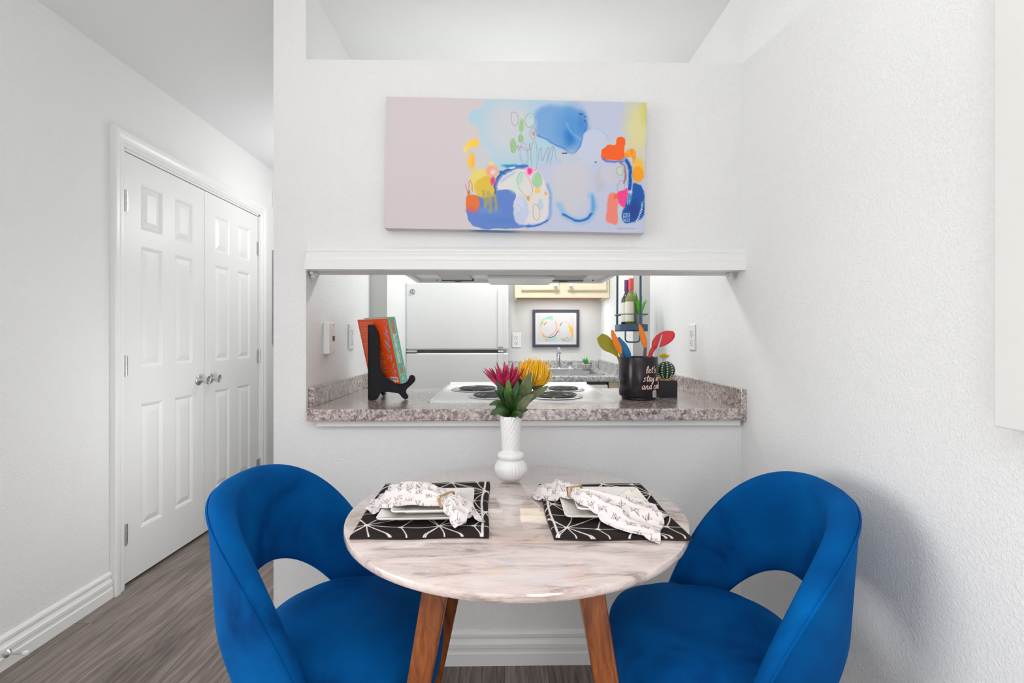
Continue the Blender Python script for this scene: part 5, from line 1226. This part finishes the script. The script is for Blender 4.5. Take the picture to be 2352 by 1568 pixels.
for k in range(105):
    a = 2.39996 * k; ring_ = math.sqrt((k + 1) / 105); hv = sx_ * math.cos(a) + sy_ * math.sin(a); R_ = .050 * rs.uniform(.86, 1.06)
    hh_ = .074 * rs.uniform(.85, 1.06)
    pts = [base + hv * .003, base + hv * R_ * ring_ * .75 + ax * hh_ * (.16 + .10 * (1 - ring_)), base + hv * R_ * ring_ * 1.02 + ax * hh_ * (.48 + .2 * (1 - ring_)), base + hv * R_ * ring_ * .92 + ax * hh_ * (.78 + .16 * (1 - ring_)), base + hv * R_ * ring_ * rs.uniform(.35, 1.12) + ax * hh_ * rs.uniform(.88, 1.1)]
    pp = smooth_line(pts, 4); b.tube(pp, [.0009 + .0007 * (1 - i / len(pp)) for i in range(len(pp))], 5)
b.build('petals', M['yellow'], f2, smooth=60)
ol = M['olive']
for pts, wd_ in (([(1200, 925, -.01), (1207, 895, -.03), (1215, 872, -.04), (1223, 855, -.045)], .018), ([(1196, 935, -.01), (1218, 912, -.02), (1240, 899, -.02), (1260, 886, -.02)], .012),
    ([(1192, 950, -.01), (1201, 930, -.03), (1214, 915, -.035), (1227, 905, -.035)], .013), ([(1196, 925, .01), (1193, 895, .02), (1193, 875, .025), (1190, 862, .02)], .013),
    ([(1222, 892, .02), (1240, 882, .03), (1252, 870, .035), (1262, 853, .035)], .012), ([(1196, 945, 0), (1196, 925, -.02), (1200, 908, -.02), (1206, 897, -.02)], .012)):
    b = MB(); leaf_mesh(b, [VP(*p) for p in pts], wd_); b.build('leaf', ol, f2, smooth=60, solid=.0009)

# ------------------------------------------------------------------ velvet chairs: wrap-around back over a round seat
def make_chair(label, loc, rz):
    t = thing('dining_chair', label, 'chair', loc, rz, group='blue velvet dining chairs')
    SZ = .500                               # seat top
    TM = math.radians(101)
    def topz(th):
        return .832 - .357 * (abs(th) / (PI / 2)) ** 2.9
    def holez(th):
        k = abs(th) / math.radians(62)
        return .588 - .16 * k ** 2.6 if k < 1.05 else .588 - .16 * 1.05 ** 2.6 - .35 * (k - 1.05)
    def plan(th, z, inset):
        c_, s_ = math.cos(th), math.sin(th); e = 2.25
        rr = (abs(c_) ** e + abs(s_) ** e) ** (-1 / e)
        lean = 1 + .26 * (z - SZ) * (.45 + .55 * max(0, c_))
        a = (.283 if c_ > 0 else .26) * lean - inset; b_ = .272 * (1 + .16 * (z - SZ)) - inset
        return Vector((-rr * c_ * a, rr * s_ * b_, z))
    nt = 81; cols_ = []
    vs = []; prof_n = 0; rim = []
    def thick(th): return .055 - .024 * (abs(th) / (PI / 2)) ** 2
    for i in range(nt):
        th = -TM + 2 * TM * i / (nt - 1); zt = topz(th); zb = max(.30, min(holez(th), zt - .05)); row = []; TH = max(.022, thick(th))
        n_in = 9
        mid = .012
        for k in range(n_in): z = zb + .012 + (zt - .022 - zb - .012) * k / (n_in - 1); row.append(plan(th, z, TH + mid * math.sin(PI * k / (n_in - 1)) * -.4))
        for k in range(1, 8):
            a = PI * k / 8; row.append(plan(th, zt - .022 + .022 * math.sin(a), TH / 2 + (TH / 2) * math.cos(a)))
        for k in range(n_in): z = zt - .022 - (zt - .022 - zb - .012) * k / (n_in - 1); row.append(plan(th, z, 0))
        for k in range(1, 6):
            a = PI * k / 6; row.append(plan(th, zb + .012 - .012 * math.sin(a), TH / 2 - (TH / 2) * math.cos(a)))
        rim.append(plan(th, zt - .018, -.001))
        vs += row; prof_n = len(row)
    fs = [(i * prof_n + k, i * prof_n + (k + 1) % prof_n, (i + 1) * prof_n + (k + 1) % prof_n, (i + 1) * prof_n + k) for i in range(nt - 1) for k in range(prof_n)]
    fs += [tuple(reversed(range(prof_n))), tuple((nt - 1) * prof_n + k for k in range(prof_n))]
    b = MB(); b.add(vs, fs); sh = b.build('backrest', M['velvet'], t, smooth=60, local=True)
    b = MB(); b.tube(rim, .0028, 6); b.build('piping', M['velvet'], sh, smooth=60, local=True)
    # seat cushion
    b = MB(); prof = [(.80, .325), (.93, .332), (.985, .35), (1.0, .38), (1.0, .425), (.985, .448), (.95, .463), (.88, .472), (.7, SZ - .001), (.45, SZ + .003), (.2, SZ + .005), (.001, SZ + .005)]
    nn_ = 96; vs = []
    for sc_, z in prof:
        for k in range(nn_):
            a = 2 * PI * k / nn_; c_, s_ = math.cos(a), math.sin(a); e = 2.7; rr = (abs(c_) ** e + abs(s_) ** e) ** (-1 / e)
            vs.append(((00.0 + rr * c_ * .207 * sc_) if c_ > 0 else rr * c_ * .242 * sc_, rr * s_ * (.236 if c_ < 0 else .250) * sc_, z))
    b.add(vs, [(j * nn_ + k, j * nn_ + (k + 1) % nn_, (j + 1) * nn_ + (k + 1) % nn_, (j + 1) * nn_ + k) for j in range(len(prof) - 1) for k in range(nn_)] + [tuple(reversed(range(nn_)))])
    st_ = b.build('seat', M['velvet'], t, smooth=60, local=True)
    for sx, sy in ((1, 1), (1, -1), (-1, 1), (-1, -1)):
        b = MB(); b.tube([(sx * .165, sy * .175, 0), (sx * .13, sy * .135, .34)], [.009, .015], 14); b.build('leg', M['gold'], t, smooth=60, local=True)
    return t
make_chair('blue velvet dining chair on the left side of the round table', (-.365, 1.200, 0), math.radians(-2.5))
make_chair('blue velvet dining chair on the right, beside the bare right wall', (.460, 1.142, 0), math.radians(180 - 5))
